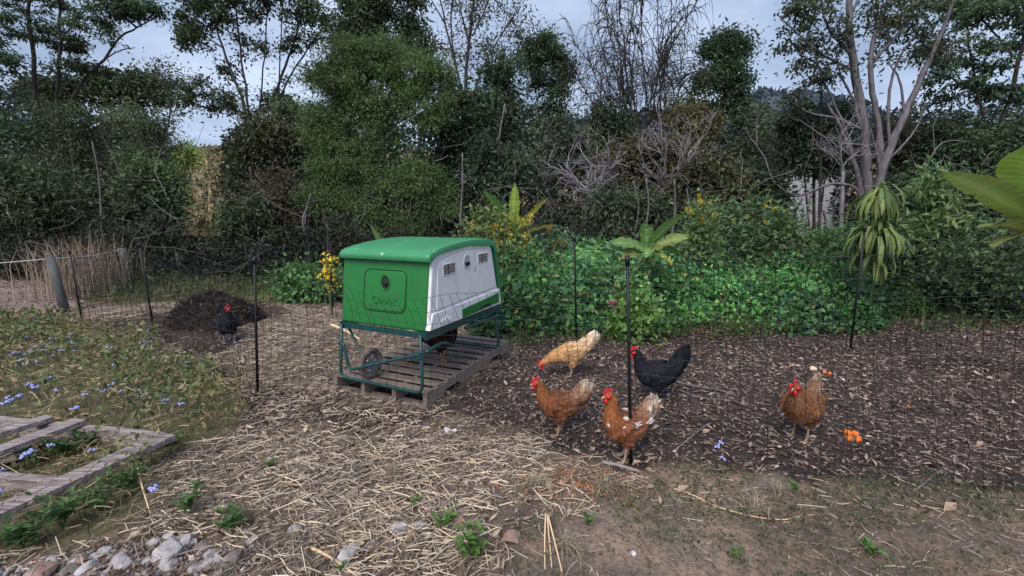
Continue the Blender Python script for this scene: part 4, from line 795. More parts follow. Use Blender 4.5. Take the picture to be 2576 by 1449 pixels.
# sapling with drooping papery leaves
def drooper():
    Y = 5.5; rs = np.random.RandomState(9); g = W(2205, 640, Y); zb = float(height(g[0], Y)); root = thing('mango_sapling', 'young sapling with whorls of limp drooping yellow green leaves beside the right post', 'plant', (g[0], Y, zb))
    top = W(2215, 482, Y)-np.array([g[0], Y, zb]); MB().tube([(0, 0, 0), top*.5+[.03, 0, 0], top], [.018, .014, .008], 7).obj('stem', M['stem_green'], root, True)
    V = []; F = []; C = []; b = 0
    for zt, n, L0, R in ((1.0, 34, .26, .26), (.97, 34, .30, .34), (.93, 20, .28, .24), (.80, 10, .24, .2), (.74, 34, .30, .36), (.70, 22, .28, .40), (.58, 24, .28, .30), (.48, 10, .24, .2)):
        for i in range(n):
            a = rs.uniform(0, 6.28); h = np.array([math.cos(a), math.sin(a), 0]); s = np.array([-math.sin(a), math.cos(a), 0]); p = top*(zt+rs.normal(0, .02))+rs.normal(0, .015, 3); L = L0*rs.uniform(.7, 1.15); r = R*rs.uniform(.3, 1); w = rs.uniform(.045, .066); cc = np.array([(.15, .20, .06), (.10, .155, .05), (.22, .26, .08)][rs.randint(3)])*rs.uniform(.6, 1.3)
            pts = [p, p+h*r*.5+[0, 0, .03], p+h*r*.9+[0, 0, -.25*L], p+h*r*1.05+[0, 0, -.65*L], p+h*r*1.0+[0, 0, -L]]; ws = [.1, .7, 1, .8, .08]
            for q, ww in zip(pts, ws): V += [q-s*w/2*ww-h*.006, q, q+s*w/2*ww-h*.006]; C += [cc, cc*1.2, cc]
            for k in range(4):
                for j in (0, 1): F.append((b+k*3+j, b+k*3+j+1, b+(k+1)*3+j+1, b+(k+1)*3+j))
            b += 15
    mesh_obj('foliage', np.array(V), F, M['leaf'], root, np.array(C), True)['kind'] = 'stuff'
drooper()
# ------------------------------------------------------------------ netting fences
def stand(name, px, py, tx, ty, r, mat, parent, n=8, cap=True):
    b = G(px, py); z0 = float(height(b[0], b[1])); b[2] = z0-.03; t = W(tx, ty, b[1]); o = np.array(parent.location)
    mb = MB().tube([b-o, (b+t)/2-o, t-o], [r, r*.95, r*.85], n); 
    if cap: mb.tube([t-o-(t-b)*.03, t-o+(t-b)*.012], r*1.35, n)
    mb.obj(name, mat, parent, n > 6); return b, t
def net_span(parent, b0, t0, b1, t1, sag, seed, cell=.068, rows=11, r=.0015, skew=0.0, fall=1.0):
    rs = np.random.RandomState(seed); L = np.linalg.norm(b1-b0); nc = max(3, int(L/cell)); s = np.linspace(0, 1, nc+1)[:, None]; h = np.linspace(0, 1, rows+1)[None, :]
    top0 = t0+(b0-t0)*.03; top1 = t1+(b1-t1)*.03; B = b0+(b1-b0)*s; T = top0+(top1-top0)*s
    gz = height(B[:, 0], B[:, 1]); B = B.copy(); B[:, 2] = gz+.01; T = T.copy(); T[:, 2] -= sag*4*(s[:, 0]*(1-s[:, 0]))*(1+.1*np.sin(s[:, 0]*17))
    P = B[:, None, :]+(T-B)[:, None, :]*(h**fall)[..., None]
    nrm = np.cross(b1-b0, [0, 0, 1.]); nrm /= np.linalg.norm(nrm); bow = (fbm(s*L, h*1.2+0*s, seed, 1.3, 3)-.5)[..., None]*.10
    P = P+nrm*bow+rs.normal(0, .004, P.shape); P += ((b1-b0)/L)[None, None]*(h*(1-h)*4*skew)[..., None]*np.sin(s*3.14)[..., None]
    A = np.concatenate([P[:-1].reshape(-1, 3), P[:, :-1].reshape(-1, 3)]); Bq = np.concatenate([P[1:].reshape(-1, 3), P[:, 1:].reshape(-1, 3)])
    V, F, k = prisms(A, (A+Bq)/2, Bq, r); o = mesh_obj('netting', V-np.array(parent.location), F, M['net'], parent); o['kind'] = 'stuff'
def fence(name, label, posts, sags, seed, r=.011, **kw):
    b = G(posts[0][0], posts[0][1]); root = thing(name, label, 'fence', (b[0], b[1], 0)); pts = []
    for p in posts: pts.append(stand('fence_post', *p, r, M['blackplastic'], root))
    for i in range(len(pts)-1):
        if sags[i] is not None: net_span(root, pts[i][0], pts[i][1], pts[i+1][0], pts[i+1][1], sags[i], seed+i, **(kw if i != 2 else dict(kw, skew=.12)))
    return root
fence('netting_fence', 'black poultry netting on thin black posts running in front of the coop and hens', [(211, 835, 175, 632), (390, 845, 350, 615), (648, 993, 640, 652), (1588, 1163, 1578, 650), (2950, 1290, 2990, 560)], [.08, .12, .22, .02], 300)
fence('netting_fence', 'black poultry netting along the far side of the run before the green weeds', [(640, 725, 612, 600), (838, 775, 828, 600), (1450, 855, 1445, 598), (2139, 880, 2176, 572), (3200, 890, 3300, 560)], [.1, .15, .10, .04], 320, r=.012, cell=.09, rows=10, r_=0) if False else None
def fence2():
    root = thing('netting_fence', 'black poultry netting along the far side of the run before the green weeds', 'fence', (0, 5, 0)); pts = []
    for p in [(211, 835, 176, 634), (640, 725, 612, 600), (838, 775, 828, 600), (1450, 855, 1445, 598), (2139, 880, 2176, 572), (3200, 890, 3300, 560)]:
        pts.append(stand('fence_post', *p, .013, M['blackplastic'], root) if p[0] != 211 else (G(213, 833), W(180, 640, G(213, 833)[1])))
    for i, sg in enumerate([.15, .12, .12, .10, .04]): net_span(root, pts[i][0], pts[i][1], pts[i+1][0], pts[i+1][1], sg, 330+i, cell=.085, rows=10, r=.0026)
fence2()
# loose slack of the net lying on the ground at the right
g = G(2080, 1195); root = thing('net_slack', 'black folds of slack netting lying at the edge of the mulch on the right', 'netting', (g[0], g[1], 0)); A = []; B = []
for i in range(70):
    t = RND.uniform(0, 1); x = G(1900+900*t, 1185+60*t); L = RND.uniform(.05, .22); a = RND.normal(-.1, .35); A.append([x[0], x[1]+RND.normal(0, .03), .02+float(height(x[0], x[1]))]); B.append([x[0]+L*math.cos(a), A[-1][1]+L*math.sin(a), A[-1][2]+RND.uniform(-.005, .015)])
A = np.array(A); B = np.array(B); V, F, k = prisms(A, (A+B)/2+[0, 0, .01], B, .0016); mesh_obj('netting', V-np.array(root.location), F, M['net'], root)['kind'] = 'stuff'
# old timber-post wire fence at the left
g = G(165, 785); wf = thing('wire_fence', 'old wire fence of leaning grey timber posts with a white rope, far left', 'fence', (g[0], g[1], 0)); tp_ = []
for px, py, tx, ty, r in [(165, 785, 126, 646, .062), (330, 722, 306, 624, .085), (410, 690, 393, 622, .08), (465, 700, 447, 634, .075), (548, 675, 543, 642, .05), (575, 672, 571, 648, .05), (600, 670, 596, 650, .05)]:
    if py < 700 and px > 500: 
        b = W(px, 640, 12.5); b[2] = float(height(b[0], b[1])); t = W(tx, ty, 12.5); o = np.array(wf.location); MB().tube([b-o, t-o], r, 9).obj('fence_post', M['post'], wf, False); tp_.append((b, t))
    else: tp_.append(stand('fence_post', px, py, tx, ty, r, M['post'], wf, 9, False))
o = np.array(wf.location); mb = MB()
for f_ in (.45, .62, .8, .95):
    for i in range(len(tp_)-1): mb.tube([tp_[i][0]*(1-f_)+tp_[i][1]*f_-o, tp_[i+1][0]*(1-f_)+tp_[i+1][1]*f_-o], .0025, 4)
for i in range(5):
    for t in np.linspace(.05, .95, 11): a = tp_[i][0]*(1-t)+tp_[i+1][0]*t; b = tp_[i][1]*(1-t)+tp_[i+1][1]*t; mb.tube([a+(b-a)*.2-o, a+(b-a)*.95-o], .0018, 3)
mb.obj('wire', M['wire'], wf); e0 = W(-500, 676, 6.0); T0, T1 = tp_[0][1]-[0, 0, .03], tp_[1][1]-[0, 0, .03]
MB().tube(smooth_path([e0-o, (e0+T0)/2-o-[0, 0, .06], T0-o, (T0+T1)/2-o-[0, 0, .04], T1-o], 6), .007, 5).obj('rope', M['rope'], wf, True)

# ------------------------------------------------------------------ pallet under the coop
RZ = math.atan2(-.42657, .90445)
g = G(1075, 1032); pal = thing('pallet', 'weathered wooden pallet with gaps between slats under the chicken coop', 'pallet', (g[0], g[1], 0), RZ+.03); rs = np.random.RandomState(4)
PW, PL, PZ = .93, 1.56, .14
for i in range(11):
    y = .05+i*(PL-.1)/10; w = .086+rs.uniform(-.008, .008); V = MB().box((-PW/2+rs.uniform(-.006, .006), y, PZ-.008+rs.uniform(-.002, .002)), (PW+rs.uniform(-.01, .01), w, .014), Matrix.Rotation(rs.normal(0, .006), 3, 'Z')); V.obj('slat', M['wood'], pal, False, .003)
for k, x in enumerate((-.02, -.31, -.62, -PW+.02)):
    pr = [(0, .02), (0, .124), (PL, .124), (PL, .02), (PL-.22, .02), (PL-.27, .062), (PL-.47, .062), (PL-.52, .02), (.52, .02), (.47, .062), (.27, .062), (.22, .02)]
    V = [(x+sx*.019, y, z) for sx in (-1, 1) for y, z in pr]; n = len(pr); F = [tuple(range(n)), tuple(range(2*n-1, n-1, -1))]+[(i, i+n, (i+1) % n+n, (i+1) % n) for i in range(n)]
    mesh_obj('bearer', np.array(V), F, M['wood'], pal, None, False, .003)
for y in (.05, PL/2, PL-.05): MB().box((-PW/2, y, .010), (PW, .095, .018)).obj('bottom_board', M['wood'], pal, False, .003)
# droppings and chips on the pallet
P = np.stack([rs.uniform(-.9, 0, 420), rs.uniform(0, PL, 420), np.full(420, PZ+.004)], 1); D = rdir(420, 0, rs); D[:, 2] *= .2; D = unit(D)
leaves_obj('chips', P, D, np.tile([0, .05, 1.], (420, 1)), rs.uniform(.008, .03, 420), rs.uniform(.004, .01, 420), np.array([(.38, .30, .24), (.14, .10, .08), (.6, .58, .56)])[rs.choice(3, 420, p=[.45, .45, .1])]*rs.uniform(.7, 1.2, (420, 1)), M['litter'], pal)

# ------------------------------------------------------------------ the coop
coop = thing('chicken_coop', 'green and white plastic chicken coop on a dark green tube frame above a pallet', 'chicken coop', (-.648, 3.098, 0), RZ)
XL, XR = -.815, .02; TL = math.atan2(.07, .525)
prof = [(0, .612), (.07, 1.150), (.2, 1.19), (.6, 1.22), (.95, 1.205), (1.03, 1.15), (1.165, .612)]
V = [(x*(1 if x > 0 else 1), y, z) for x in (XL, XR) for y, z in prof]; n = len(prof); F = [tuple(range(n-1, -1, -1)), tuple(range(n, 2*n))]+[(i, (i+1) % n, (i+1) % n+n, i+n) for i in range(n)]
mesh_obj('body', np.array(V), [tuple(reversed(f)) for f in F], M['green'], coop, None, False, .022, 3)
def FP(x, s, d): return (x, s*math.sin(TL)-d*math.cos(TL), .612+s*math.cos(TL)+d*math.sin(TL))
def plate(name, outline, depth0, depth1, mat, mapf, bevel=.004, seg=2, smooth=False):
    n = len(outline); V = [mapf(a, b, depth0) for a, b in outline]+[mapf(a, b, depth1) for a, b in outline]
    F = [tuple(range(n-1, -1, -1)), tuple(range(n, 2*n))]+[(i, (i+1) % n, (i+1) % n+n, i+n) for i in range(n)]
    o = mesh_obj(name, np.array(V), F, mat, coop, None, smooth, bevel, seg); bmm = bmesh.new(); bmm.from_mesh(o.data); bmesh.ops.recalc_face_normals(bmm, faces=bmm.faces); bmm.to_mesh(o.data); bmm.free(); return o
def rrect(x0, x1, y0, y1, r, k=6):
    out = []
    for cx, cy, a0 in ((x1-r, y1-r, 0), (x0+r, y1-r, 90), (x0+r, y0+r, 180), (x1-r, y0+r, 270)):
        for i in range(k+1): a = math.radians(a0+90*i/k); out.append((cx+r*math.cos(a), cy+r*math.sin(a)))
    return out
def ring(name, outline, mapf, d, r, mat, closed=True):
    P = [mapf(a, b, d) for a, b in outline]; P = P+[P[0], P[1]] if closed else P; return MB().tube(P, r, 6, not closed).obj(name, mat, coop, True)
groove_shade = solid('painted_groove_shade', (.004, .03, .008), .7, .2, 10)  # darkened green painted as shade for the door groove and knob recess
door_o = rrect(-.572, -.178, .128, .432, .055)
plate('door', door_o, -.01, .007, M['green'], FP, .006, 3); ring('door_groove_shade', rrect(-.580, -.170, .120, .440, .060), FP, .0, .0045, groove_shade)
circ = lambda cx, cy, rx, ry, n=20: [(cx+rx*math.cos(6.2832*i/n), cy+ry*math.sin(6.2832*i/n)) for i in range(n)]
plate('knob_recess_shade', circ(-.365, .345, .045, .055), .002, .0082, groove_shade, FP, .0); ring('knob_rim', circ(-.365, .345, .047, .057), FP, .008, .006, M['green'])
plate('knob', rrect(-.385, -.340, .322, .345, .008), .006, .026, M['blackplastic'], FP, .004)
# frame of the front: grey slots under the roof edge
for a, b in ((-.73, -.46), (-.37, -.10)): plate('slot', rrect(a, b, .506, .522, .006, 2), -.01, .004, M['post'], FP, .0)
SP = lambda y, z, d: (XR+d, y, z)
panel = [(.018, .66), (.078, 1.10), (.092, 1.135), (.14, 1.163), (.25, 1.190), (.40, 1.212), (.6, 1.226), (.8, 1.222), (.93, 1.208), (.975, 1.185), (.995, 1.15), (1.135, .66)]
plate('side_panel', panel, -.01, .022, M['white'], SP, .010, 3)
inner = [(.105, .76), (.135, 1.075), (.155, 1.105), (.25, 1.14), (.40, 1.166), (.6, 1.18), (.8, 1.176), (.905, 1.160), (.93, 1.13), (1.06, .80)]
plate('inner_panel', inner, .01, .030, M['white'], SP, .008, 3); ring('panel_edge', inner, SP, .020, .0035, solid('groove_grey', (.25, .26, .30), .8, .1, 10))
low = [(.005, .625), (.052, .745), (1.128, .775), (1.16, .625)]
plate('lower_panel', low, -.01, .036, M['white'], SP, .007, 3)
plate('drawer_front', [(.452, .632), (.448, .705), (1.098, .742), (1.100, .650)], .02, .044, M['green'], SP, .004)
plate('drawer_handle', [(.72, .642), (.73, .668), (.90, .680), (.91, .655)], .03, .0465, M['blackplastic'], SP, .002)
def vent(cy, cz, w, h, tilt):
    r = [(cy-w/2, cz-h/2-tilt), (cy-w/2, cz+h/2-tilt), (cy+w/2, cz+h/2+tilt), (cy+w/2, cz-h/2+tilt)]
    o = plate('vent', r, .02, .0315, solid('vent_dark', (.05, .045, .045), .9, .2, 20), SP, 0); ring('vent_rim', r, SP, .031, .005, M['white'])
    for k in range(5):
        t = (k+.5)/5; z = cz-h/2+h*t; q = [(cy-w/2+.004, z-.005-tilt), (cy-w/2+.004, z+.0035-tilt), (cy+w/2-.004, z+.0035+tilt), (cy+w/2-.004, z-.005+tilt)]
        sl = plate('vent_slat', q, .028, .036, M['pith'] if False else solid('vent_beige', (.34, .31, .28), .8, .1, 20) if k == 0 and cy < .5 else bpy.data.materials.get('vent_beige') or M['white'], SP, 0)
    plate('vent_bar', [(cy-.004-w*.12, cz-h/2-tilt*.3), (cy-.004-w*.12, cz+h/2-tilt*.3), (cy+.004-w*.12, cz+h/2-tilt*.3), (cy+.004-w*.12, cz-h/2-tilt*.3)], .03, .038, bpy.data.materials['vent_dark'], SP, 0)
vent(.282, 1.055, .165, .085, .004); vent(.815, 1.095, .17, .08, .0)
plate('latch_recess', circ(.550, 1.085, .052, .056), .02, .0318, solid('latch_shade', (.38, .39, .44), .7, .05, 10), SP, 0); ring('latch_rim', circ(.550, 1.085, .054, .058), SP, .030, .005, M['white'])
plate('latch', rrect(.515, .575, 1.055, 1.083, .01), .03, .048, M['blackplastic'], SP, .004)
plate('leaf_fragment', [(.665, .985), (.672, 1.02), (.682, 1.035), (.680, 1.0)], .0305, .0325, M['post'], SP, 0)
# roof: curved shell with rounded edges
outer = [(.022, 1.128), (.012, 1.150), (.018, 1.172), (.040, 1.192), (.085, 1.208), (.172, 1.225), (.30, 1.244), (.45, 1.258), (.62, 1.266), (.80, 1.264), (.93, 1.252), (1.0, 1.232), (1.04, 1.20), (1.062, 1.15), (1.19, .66), (1.172, .64)]
inn = [(1.150, .655), (1.03, 1.14), (.98, 1.19), (.6, 1.215), (.2, 1.185), (.06, 1.15), (.05, 1.13)]
pr = np.array(outer+inn); cen = np.array([.55, .95]); stn = [(-.838, .075), (-.836, .05), (-.826, .028), (-.808, .012), (-.78, .004), (-.72, 0), (-.6, 0), (-.39, 0), (-.374, .001), (-.366, .010), (-.360, .010), (-.352, .001), (-.336, 0), (-.2, 0), (-.05, 0), (.02, 0), (.048, .001), (.058, .005), (.062, .014)]
V = []
for x, sh in stn:
    for i, (y, z) in enumerate(pr):
        d = cen-np.array([y, z]); d /= np.linalg.norm(d); q = np.array([y, z])+d*(sh if i < len(outer) else 0); V.append((x, q[0], q[1]))
n = len(pr); m = len(stn); F = [(a*n+i, a*n+(i+1) % n, (a+1)*n+(i+1) % n, (a+1)*n+i) for a in range(m-1) for i in range(n)]+[tuple(range(n)), tuple((m-1)*n+i for i in range(n-1, -1, -1))]
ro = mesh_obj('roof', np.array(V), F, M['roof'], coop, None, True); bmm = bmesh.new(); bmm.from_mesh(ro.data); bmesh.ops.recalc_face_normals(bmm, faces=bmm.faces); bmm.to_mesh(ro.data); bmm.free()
md = ro.modifiers.new('e', 'EDGE_SPLIT'); md.split_angle = math.radians(50)
# frame
st_ = M['steel']; R_ = .0125
MB().tube(rounded([(-.785, -.02, .60), (-.822, -.03, .155), (.0, -.03, .155), (-.012, -.02, .60)], .07), R_, 10).obj('front_leg_loop', st_, coop, True)
MB().tube(rounded([(-.785, 1.15, .60), (-.80, 1.21, .155), (.0, 1.21, .155), (-.005, 1.15, .60)], .07), R_, 10).obj('rear_leg_loop', st_, coop, True)
for x in (-.80, .03): MB().box((x, .58, .588), (.012, 1.20, .062)).obj('side_rail', st_, coop, False, .002)
for y in (0.0, 1.16): MB().box((-.385, y, .590), (.82, .012, .045)).obj('cross_rail', st_, coop, False, .002)
for y in (.05, .07, .62, .66, 1.03, 1.06): MB().tube([(.036, y, .60-.0), (.041, y, .60)], .006, 8).obj('bolt', M['rim'], coop, True)
MB().tube(rounded([(-.815, -.03, .44), (-.765, -.035, .445), (-.70, -.05, .235), (-.20, -.05, .40), (-.02, -.045, .455), (.02, .02, .47)], .04), R_, 10).obj('wheel_lever', st_, coop, True)
MB().box((-.035, -.043, .440), (.11, .012, .05), Matrix.Rotation(-.28, 3, 'Y')).obj('hinge_plate', st_, coop, False, .004)
MB().tube(smooth_path([(.02, .0, .465), (.028, .10, .485), (.03, .22, .480), (.03, .34, .425)], 5), .0145, 8).obj('lift_handle', st_, coop, True)
MB().tube(rounded([(.02, .55, .52), (.03, 1.14, .505), (.035, 1.29, .475), (.03, 1.25, .38)], .05), R_, 8).obj('lift_handle', st_, coop, True)
MB().tube(rounded([(-.66, .9, .58), (-.70, .9, .46), (-.66, .9, .39), (-.42, .9, .45), (-.43, .9, .58)], .04), .009, 8).obj('under_handle', st_, coop, True)
# wheel
wg = G(934, 951, .14); Rm = Matrix.Rotation(-RZ, 3, 'Z'); wl = Rm @ (Vector(wg)-coop.location); wr = .128; cx, cy, cz = wl.x, wl.y, .14+wr
def lathe(prf, cx, cy, cz, n=28):
    V = []; 
    for i in range(n):
        a = 6.28318*i/n
        for x, r in prf: V.append((cx+x, cy+r*math.cos(a), cz+r*math.sin(a)))
    k = len(prf); F = [(i*k+j, i*k+(j+1) % k, ((i+1) % n)*k+(j+1) % k, ((i+1) % n)*k+j) for i in range(n) for j in range(k)]; return V, F
V, F = lathe([(-.022, wr*.66), (-.026, wr*.86), (-.014, wr*.985), (.014, wr*.985), (.026, wr*.86), (.022, wr*.66)], cx, cy, cz); wh = mesh_obj('wheel', np.array(V), F, M['tyre'], coop, None, True)
mb = MB(); V, F = lathe([(-.018, wr*.58), (-.018, wr*.68), (.018, wr*.68), (.018, wr*.58)], cx, cy, cz); mb.add(V, F); mb.tube([(cx-.022, cy, cz), (cx+.03, cy, cz)], .018, 12)
for i in range(12): a = 6.28318*i/12+(.09 if i % 2 else -.09); mb.tube([(cx+.008, cy+.015*math.cos(a), cz+.015*math.sin(a)), (cx+.008, cy+wr*.62*math.cos(a), cz+wr*.62*math.sin(a))], .0048, 5)
rm = mb.obj('rim', M['rim'], wh, False); MB().tube([(cx, cy, cz), (cx-.06, cy, cz), (-.80, cy-.02, .57)], .010, 8).obj('wheel_arm', st_, coop, True)
V, F = lathe([(-.022, wr*.66), (-.026, wr*.86), (-.014, wr*.985), (.014, wr*.985), (.026, wr*.86), (.022, wr*.66)], .01, cy+.02, cz); 
# raised lettering
def text(body, size, p, rot, mat, parent, ex=.0022, spacing=1.0):
    c = bpy.data.curves.new('lettering', 'FONT'); c.body = body; c.size = size; c.extrude = ex; c.bevel_depth = .0008; c.align_x = 'CENTER'; c.align_y = 'CENTER'; c.space_character = spacing; c.resolution_u = 4; c.materials.append(mat)
    o = bpy.data.objects.new('lettering', c); dg = bpy.context.evaluated_depsgraph_get(); COL.objects.link(o); dg.update(); me = bpy.data.meshes.new_from_object(o.evaluated_get(dg)); bpy.data.objects.remove(o); me.materials.clear(); me.materials.append(mat); o = bpy.data.objects.new('lettering', me); o.location = p; o.rotation_euler = rot; return link(o, parent)
text('Omlet', .088, FP(-.375, .205, .0085), (math.pi/2-TL, 0, 0), M['green'], coop, .003)
text('eglu', .075, (XR+.037, .215, .672), (math.pi/2, 0, math.pi/2), M['white'], coop, .003, 1.05)

# ------------------------------------------------------------------ hens
TAILL = [(-.138, .236, .048, .056), (-.162, .262, .032, .058), (-.182, .292, .020, .056), (-.196, .318, .011, .046), (-.206, .336, .004, .028)]
STAND = [(.172, .362, .007, .008), (.160, .366, .015, .017), (.142, .368, .020, .024), (.122, .352, .024, .026), (.108, .318, .029, .032), (.096, .280, .038, .042), (.078, .245, .052, .056), (.045, .215, .068, .072), (-.005, .200, .078, .080), (-.055, .200, .078, .078), (-.100, .215, .068, .066), (-.140, .245, .048, .052), (-.170, .285, .030, .046), (-.195, .330, .018, .044), (-.212, .368, .009, .026), (-.220, .385, .003, .010)]
PECK = [(.262, .088, .007, .008), (.252, .100, .015, .017), (.236, .116, .020, .024), (.215, .132, .024, .027), (.188, .148, .030, .034), (.155, .168, .040, .044), (.115, .185, .054, .058), (.06, .195, .068, .072), (.0, .205, .078, .080), (-.055, .218, .078, .077), (-.100, .240, .066, .063), (-.140, .275, .046, .048), (-.170, .315, .030, .042), (-.195, .355, .018, .038), (-.212, .385, .009, .022), (-.220, .398, .003, .009)]
ALERT = [(.128, .405, .007, .008), (.116, .410, .015, .017), (.098, .410, .021, .024), (.082, .392, .025, .027), (.078, .350, .030, .034), (.076, .305, .039, .044), (.068, .262, .052, .057), (.040, .225, .068, .074), (-.005, .200, .078, .084), (-.055, .200, .078, .080), (-.100, .218, .067, .064), (-.140, .250, .048, .050), (-.170, .292, .030, .044), (-.195, .335, .018, .042), (-.212, .372, .009, .024), (-.220, .388, .003, .009)]
def hen(label, px, py, head_deg, pose, pal, seed, scale=1.0, spots=0.0, z=None, leg=(.33, .24, .17), tail=1.0, fatten=1.1, group=None, high=False):
    if pose is not PECK and not high: pose = pose[:11]+TAILL
    elif pose is PECK: pose = PECK[:11]+[(x, z-.045*i_/4, a, b*1.2) for i_, (x, z, a, b) in enumerate(PECK[11:])]
    rs = np.random.RandomState(seed); PZ_ = 0 if z is None else z; g = G(px, py, PZ_); z0 = float(height(g[0], g[1])) if z is None else z
    root = thing('hen', label, 'hen', (g[0], g[1], z0), math.radians(head_deg), group); root.scale = (scale,)*3
    P = np.array([(p[0], 0, p[1]) for p in pose]); hw = np.array([p[2] for p in pose])*fatten; hh = np.array([p[3] for p in pose])*(.5+.5*fatten); hh[-4:] *= tail
    T = np.gradient(P, axis=0); T = unit(T); mb = MB(); ns = 14; V = []
    for i in range(len(P)):
        up = np.array([-T[i][2], 0, T[i][0]]); up = up if up[2] > 0 or abs(up[2]) < .2 else -up
        if i and np.dot(up, pu) < 0: up = -up
        pu = up
        for k in range(ns): a = 6.28318*k/ns; V.append(P[i]+np.array([0, 1, 0])*hw[i]*math.cos(a)+up*hh[i]*math.sin(a))
    F = [(i*ns+k, i*ns+(k+1) % ns, (i+1)*ns+(k+1) % ns, (i+1)*ns+k) for i in range(len(P)-1) for k in range(ns)]+[tuple(range(ns)), tuple((len(P)-1)*ns+k for k in range(ns-1, -1, -1))]
    mb.add(V, F)
    for s in (-1, 1):
        lx = -.015+s*.022+rs.uniform(-.01, .01)
        mb.tube([(-.02, s*.038, .175), (lx-.015, s*.040, .135), (lx-.012, s*.040, .098)], [.048, .036, .014], 10)     # thigh
        mb.tube([(lx-.012, s*.040, .105), (lx-.010, s*.041, .05), (lx, s*.042, .008)], [.009, .0075, .0085], 8)       # shank
        for a in (-.45, 0, .45): mb.tube([(lx-.004, s*.042, .009), (lx+.028*math.cos(a), s*.042+.028*math.sin(a), .010), (lx+.052*math.cos(a), s*.042+.052*math.sin(a), .004)], [.0075, .0062, .005], 6)
        mb.tube([(lx, s*.042, .010), (lx-.024, s*.042, .005)], [.007, .005], 6)
        W_ = []; nw = 10                                                                                              # wing folded on the flank
        for i in range(nw): 
            t = i/(nw-1); x = .055-.19*t; zc = .222+.012*math.sin(3.14*t)+.022*t; r = (.046*math.sin(math.pi*min(.97, .12+.86*t))**.6)*(1-.35*t); W_.append((x, s*(.068-.012*t)*fatten, zc, .016, r))
        V = [];
        for x, y, zc, ry, rz in W_:
            for k in range(10): a = 6.28318*k/10; V.append((x, y+ry*math.cos(a), zc+rz*math.sin(a)))
        F = [(i*10+k, i*10+(k+1) % 10, (i+1)*10+(k+1) % 10, (i+1)*10+k) for i in range(nw-1) for k in range(10)]+[tuple(range(10)), tuple((nw-1)*10+k for k in range(9, -1, -1))]; mb.add(V, F)
    tmp = bpy.data.meshes.new('t'); tmp.from_pydata(mb.V, [], mb.F); bm_ = bmesh.new(); bm_.from_mesh(tmp); bmesh.ops.recalc_face_normals(bm_, faces=bm_.faces); bm_.to_mesh(tmp); bm_.free()
    to = bpy.data.objects.new('t', tmp); COL.objects.link(to); rmd = to.modifiers.new('r', 'REMESH'); rmd.mode = 'VOXEL'; rmd.voxel_size = .0052; rmd.use_smooth_shade = True
    sm = to.modifiers.new('s', 'SMOOTH'); sm.iterations = 2; sm.factor = .5
    dg = bpy.context.evaluated_depsgraph_get(); me = bpy.data.meshes.new_from_object(to.evaluated_get(dg)); bpy.data.objects.remove(to); bpy.data.meshes.remove(tmp); me.name = 'body'
    nv = len(me.vertices); co = np.empty(nv*3, np.float32); me.vertices.foreach_get('co', co); co = co.reshape(-1, 3)
    pc = np.array(pal)
    def colour(q):
        d = np.linalg.norm(q[:, None, [0, 2]]-P[None, :, [0, 2]], axis=2); w = 1/(d+.004)**3; w /= w.sum(1, keepdims=True); t = (w*np.arange(len(P))).sum(1)/(len(P)-1)*(len(pc)-1)
        i = np.clip(t.astype(int), 0, len(pc)-2); f = (t-i)[:, None]; c = pc[i]*(1-f)+pc[i+1]*f
        c = c*(.72+.56*fbm(q[:, 0], q[:, 1], q[:, 2], 38, 2)[:, None])
        if spots: sp = fbm(q[:, 0]+seed, q[:, 1], q[:, 2], 24, 2) > (1-spots); sp &= (q[:, 2] > .1); c = np.where(sp[:, None], np.array([.62, .55, .50]), c)
        belly = np.clip((.17-q[:, 2])/.05, 0, 1)[:, None]*np.clip((q[:, 2]-.085)/.02, 0, 1)[:, None]; c = c*(1-.0*belly)+0*belly
        lg = (q[:, 2] < .100) & (np.abs(q[:, 0]) < .1); lg = lg | (q[:, 2] < .06); return np.where((lg & (d.min(1) > .03))[:, None], np.array(leg), c)
    at = me.color_attributes.new('col', 'FLOAT_COLOR', 'POINT'); c4 = np.ones((nv, 4), np.float32); c4[:, :3] = colour(co); at.data.foreach_set('color', c4.ravel())
    me.materials.clear(); me.materials.append(M['feather']); me.polygons.foreach_set('use_smooth', np.ones(len(me.polygons), bool)); body = link(bpy.data.objects.new('body', me), root)
    # plumage: overlapping feathers lying back along the body
    npg = len(me.polygons); ce = np.empty(npg*3, np.float32); me.polygons.foreach_get('center', ce); ce = ce.reshape(-1, 3); nn = np.empty(npg*3, np.float32); me.polygons.foreach_get('normal', nn); nn = nn.reshape(-1, 3)
    ok = np.where(ce[:, 2] > .095)[0]; dd = np.linalg.norm(ce[ok][:, None]-P[None, :3], axis=2).min(1); ok = ok[dd > .028]; idx = rs.choice(ok, 2600); q = ce[idx]; N_ = nn[idx]
    j = np.linalg.norm(q[:, None, [0, 2]]-P[None, :, [0, 2]], axis=2).argmin(1); back = T[j]; back = unit(back+rs.normal(0, .16, back.shape)+np.array([0, 0, -.18])*(j < 11)[:, None]); D = unit(back-N_*(back*N_).sum(1, keepdims=True)+N_*.16)
    Ln = np.where(j < 7, .022, np.where(j > 10, .045, .032))*rs.uniform(.7, 1.3, len(idx)); c = colour(q+D*.01)*rs.uniform(.62, 1.45, (len(idx), 1))
    leaves_obj('plumage', q-D*.004, D, N_, Ln, Ln*.42, c, M['feather'], root, .12)
    # head: beak, comb, wattles, eyes
    hd = P[2]; f = unit((P[0]-P[2])[None])[0]; up = np.array([-f[2], 0, f[0]]); up = up if up[2] > 0 else -up; side = np.array([0, 1., 0])
    L2 = lambda a, b, c=0: hd+f*a+up*b+side*c
    MB().tube([L2(.022, .002), L2(.040, -.001), L2(.052, -.007)], [.0095, .006, .001], 8).obj('beak', M['beak'], root, True)
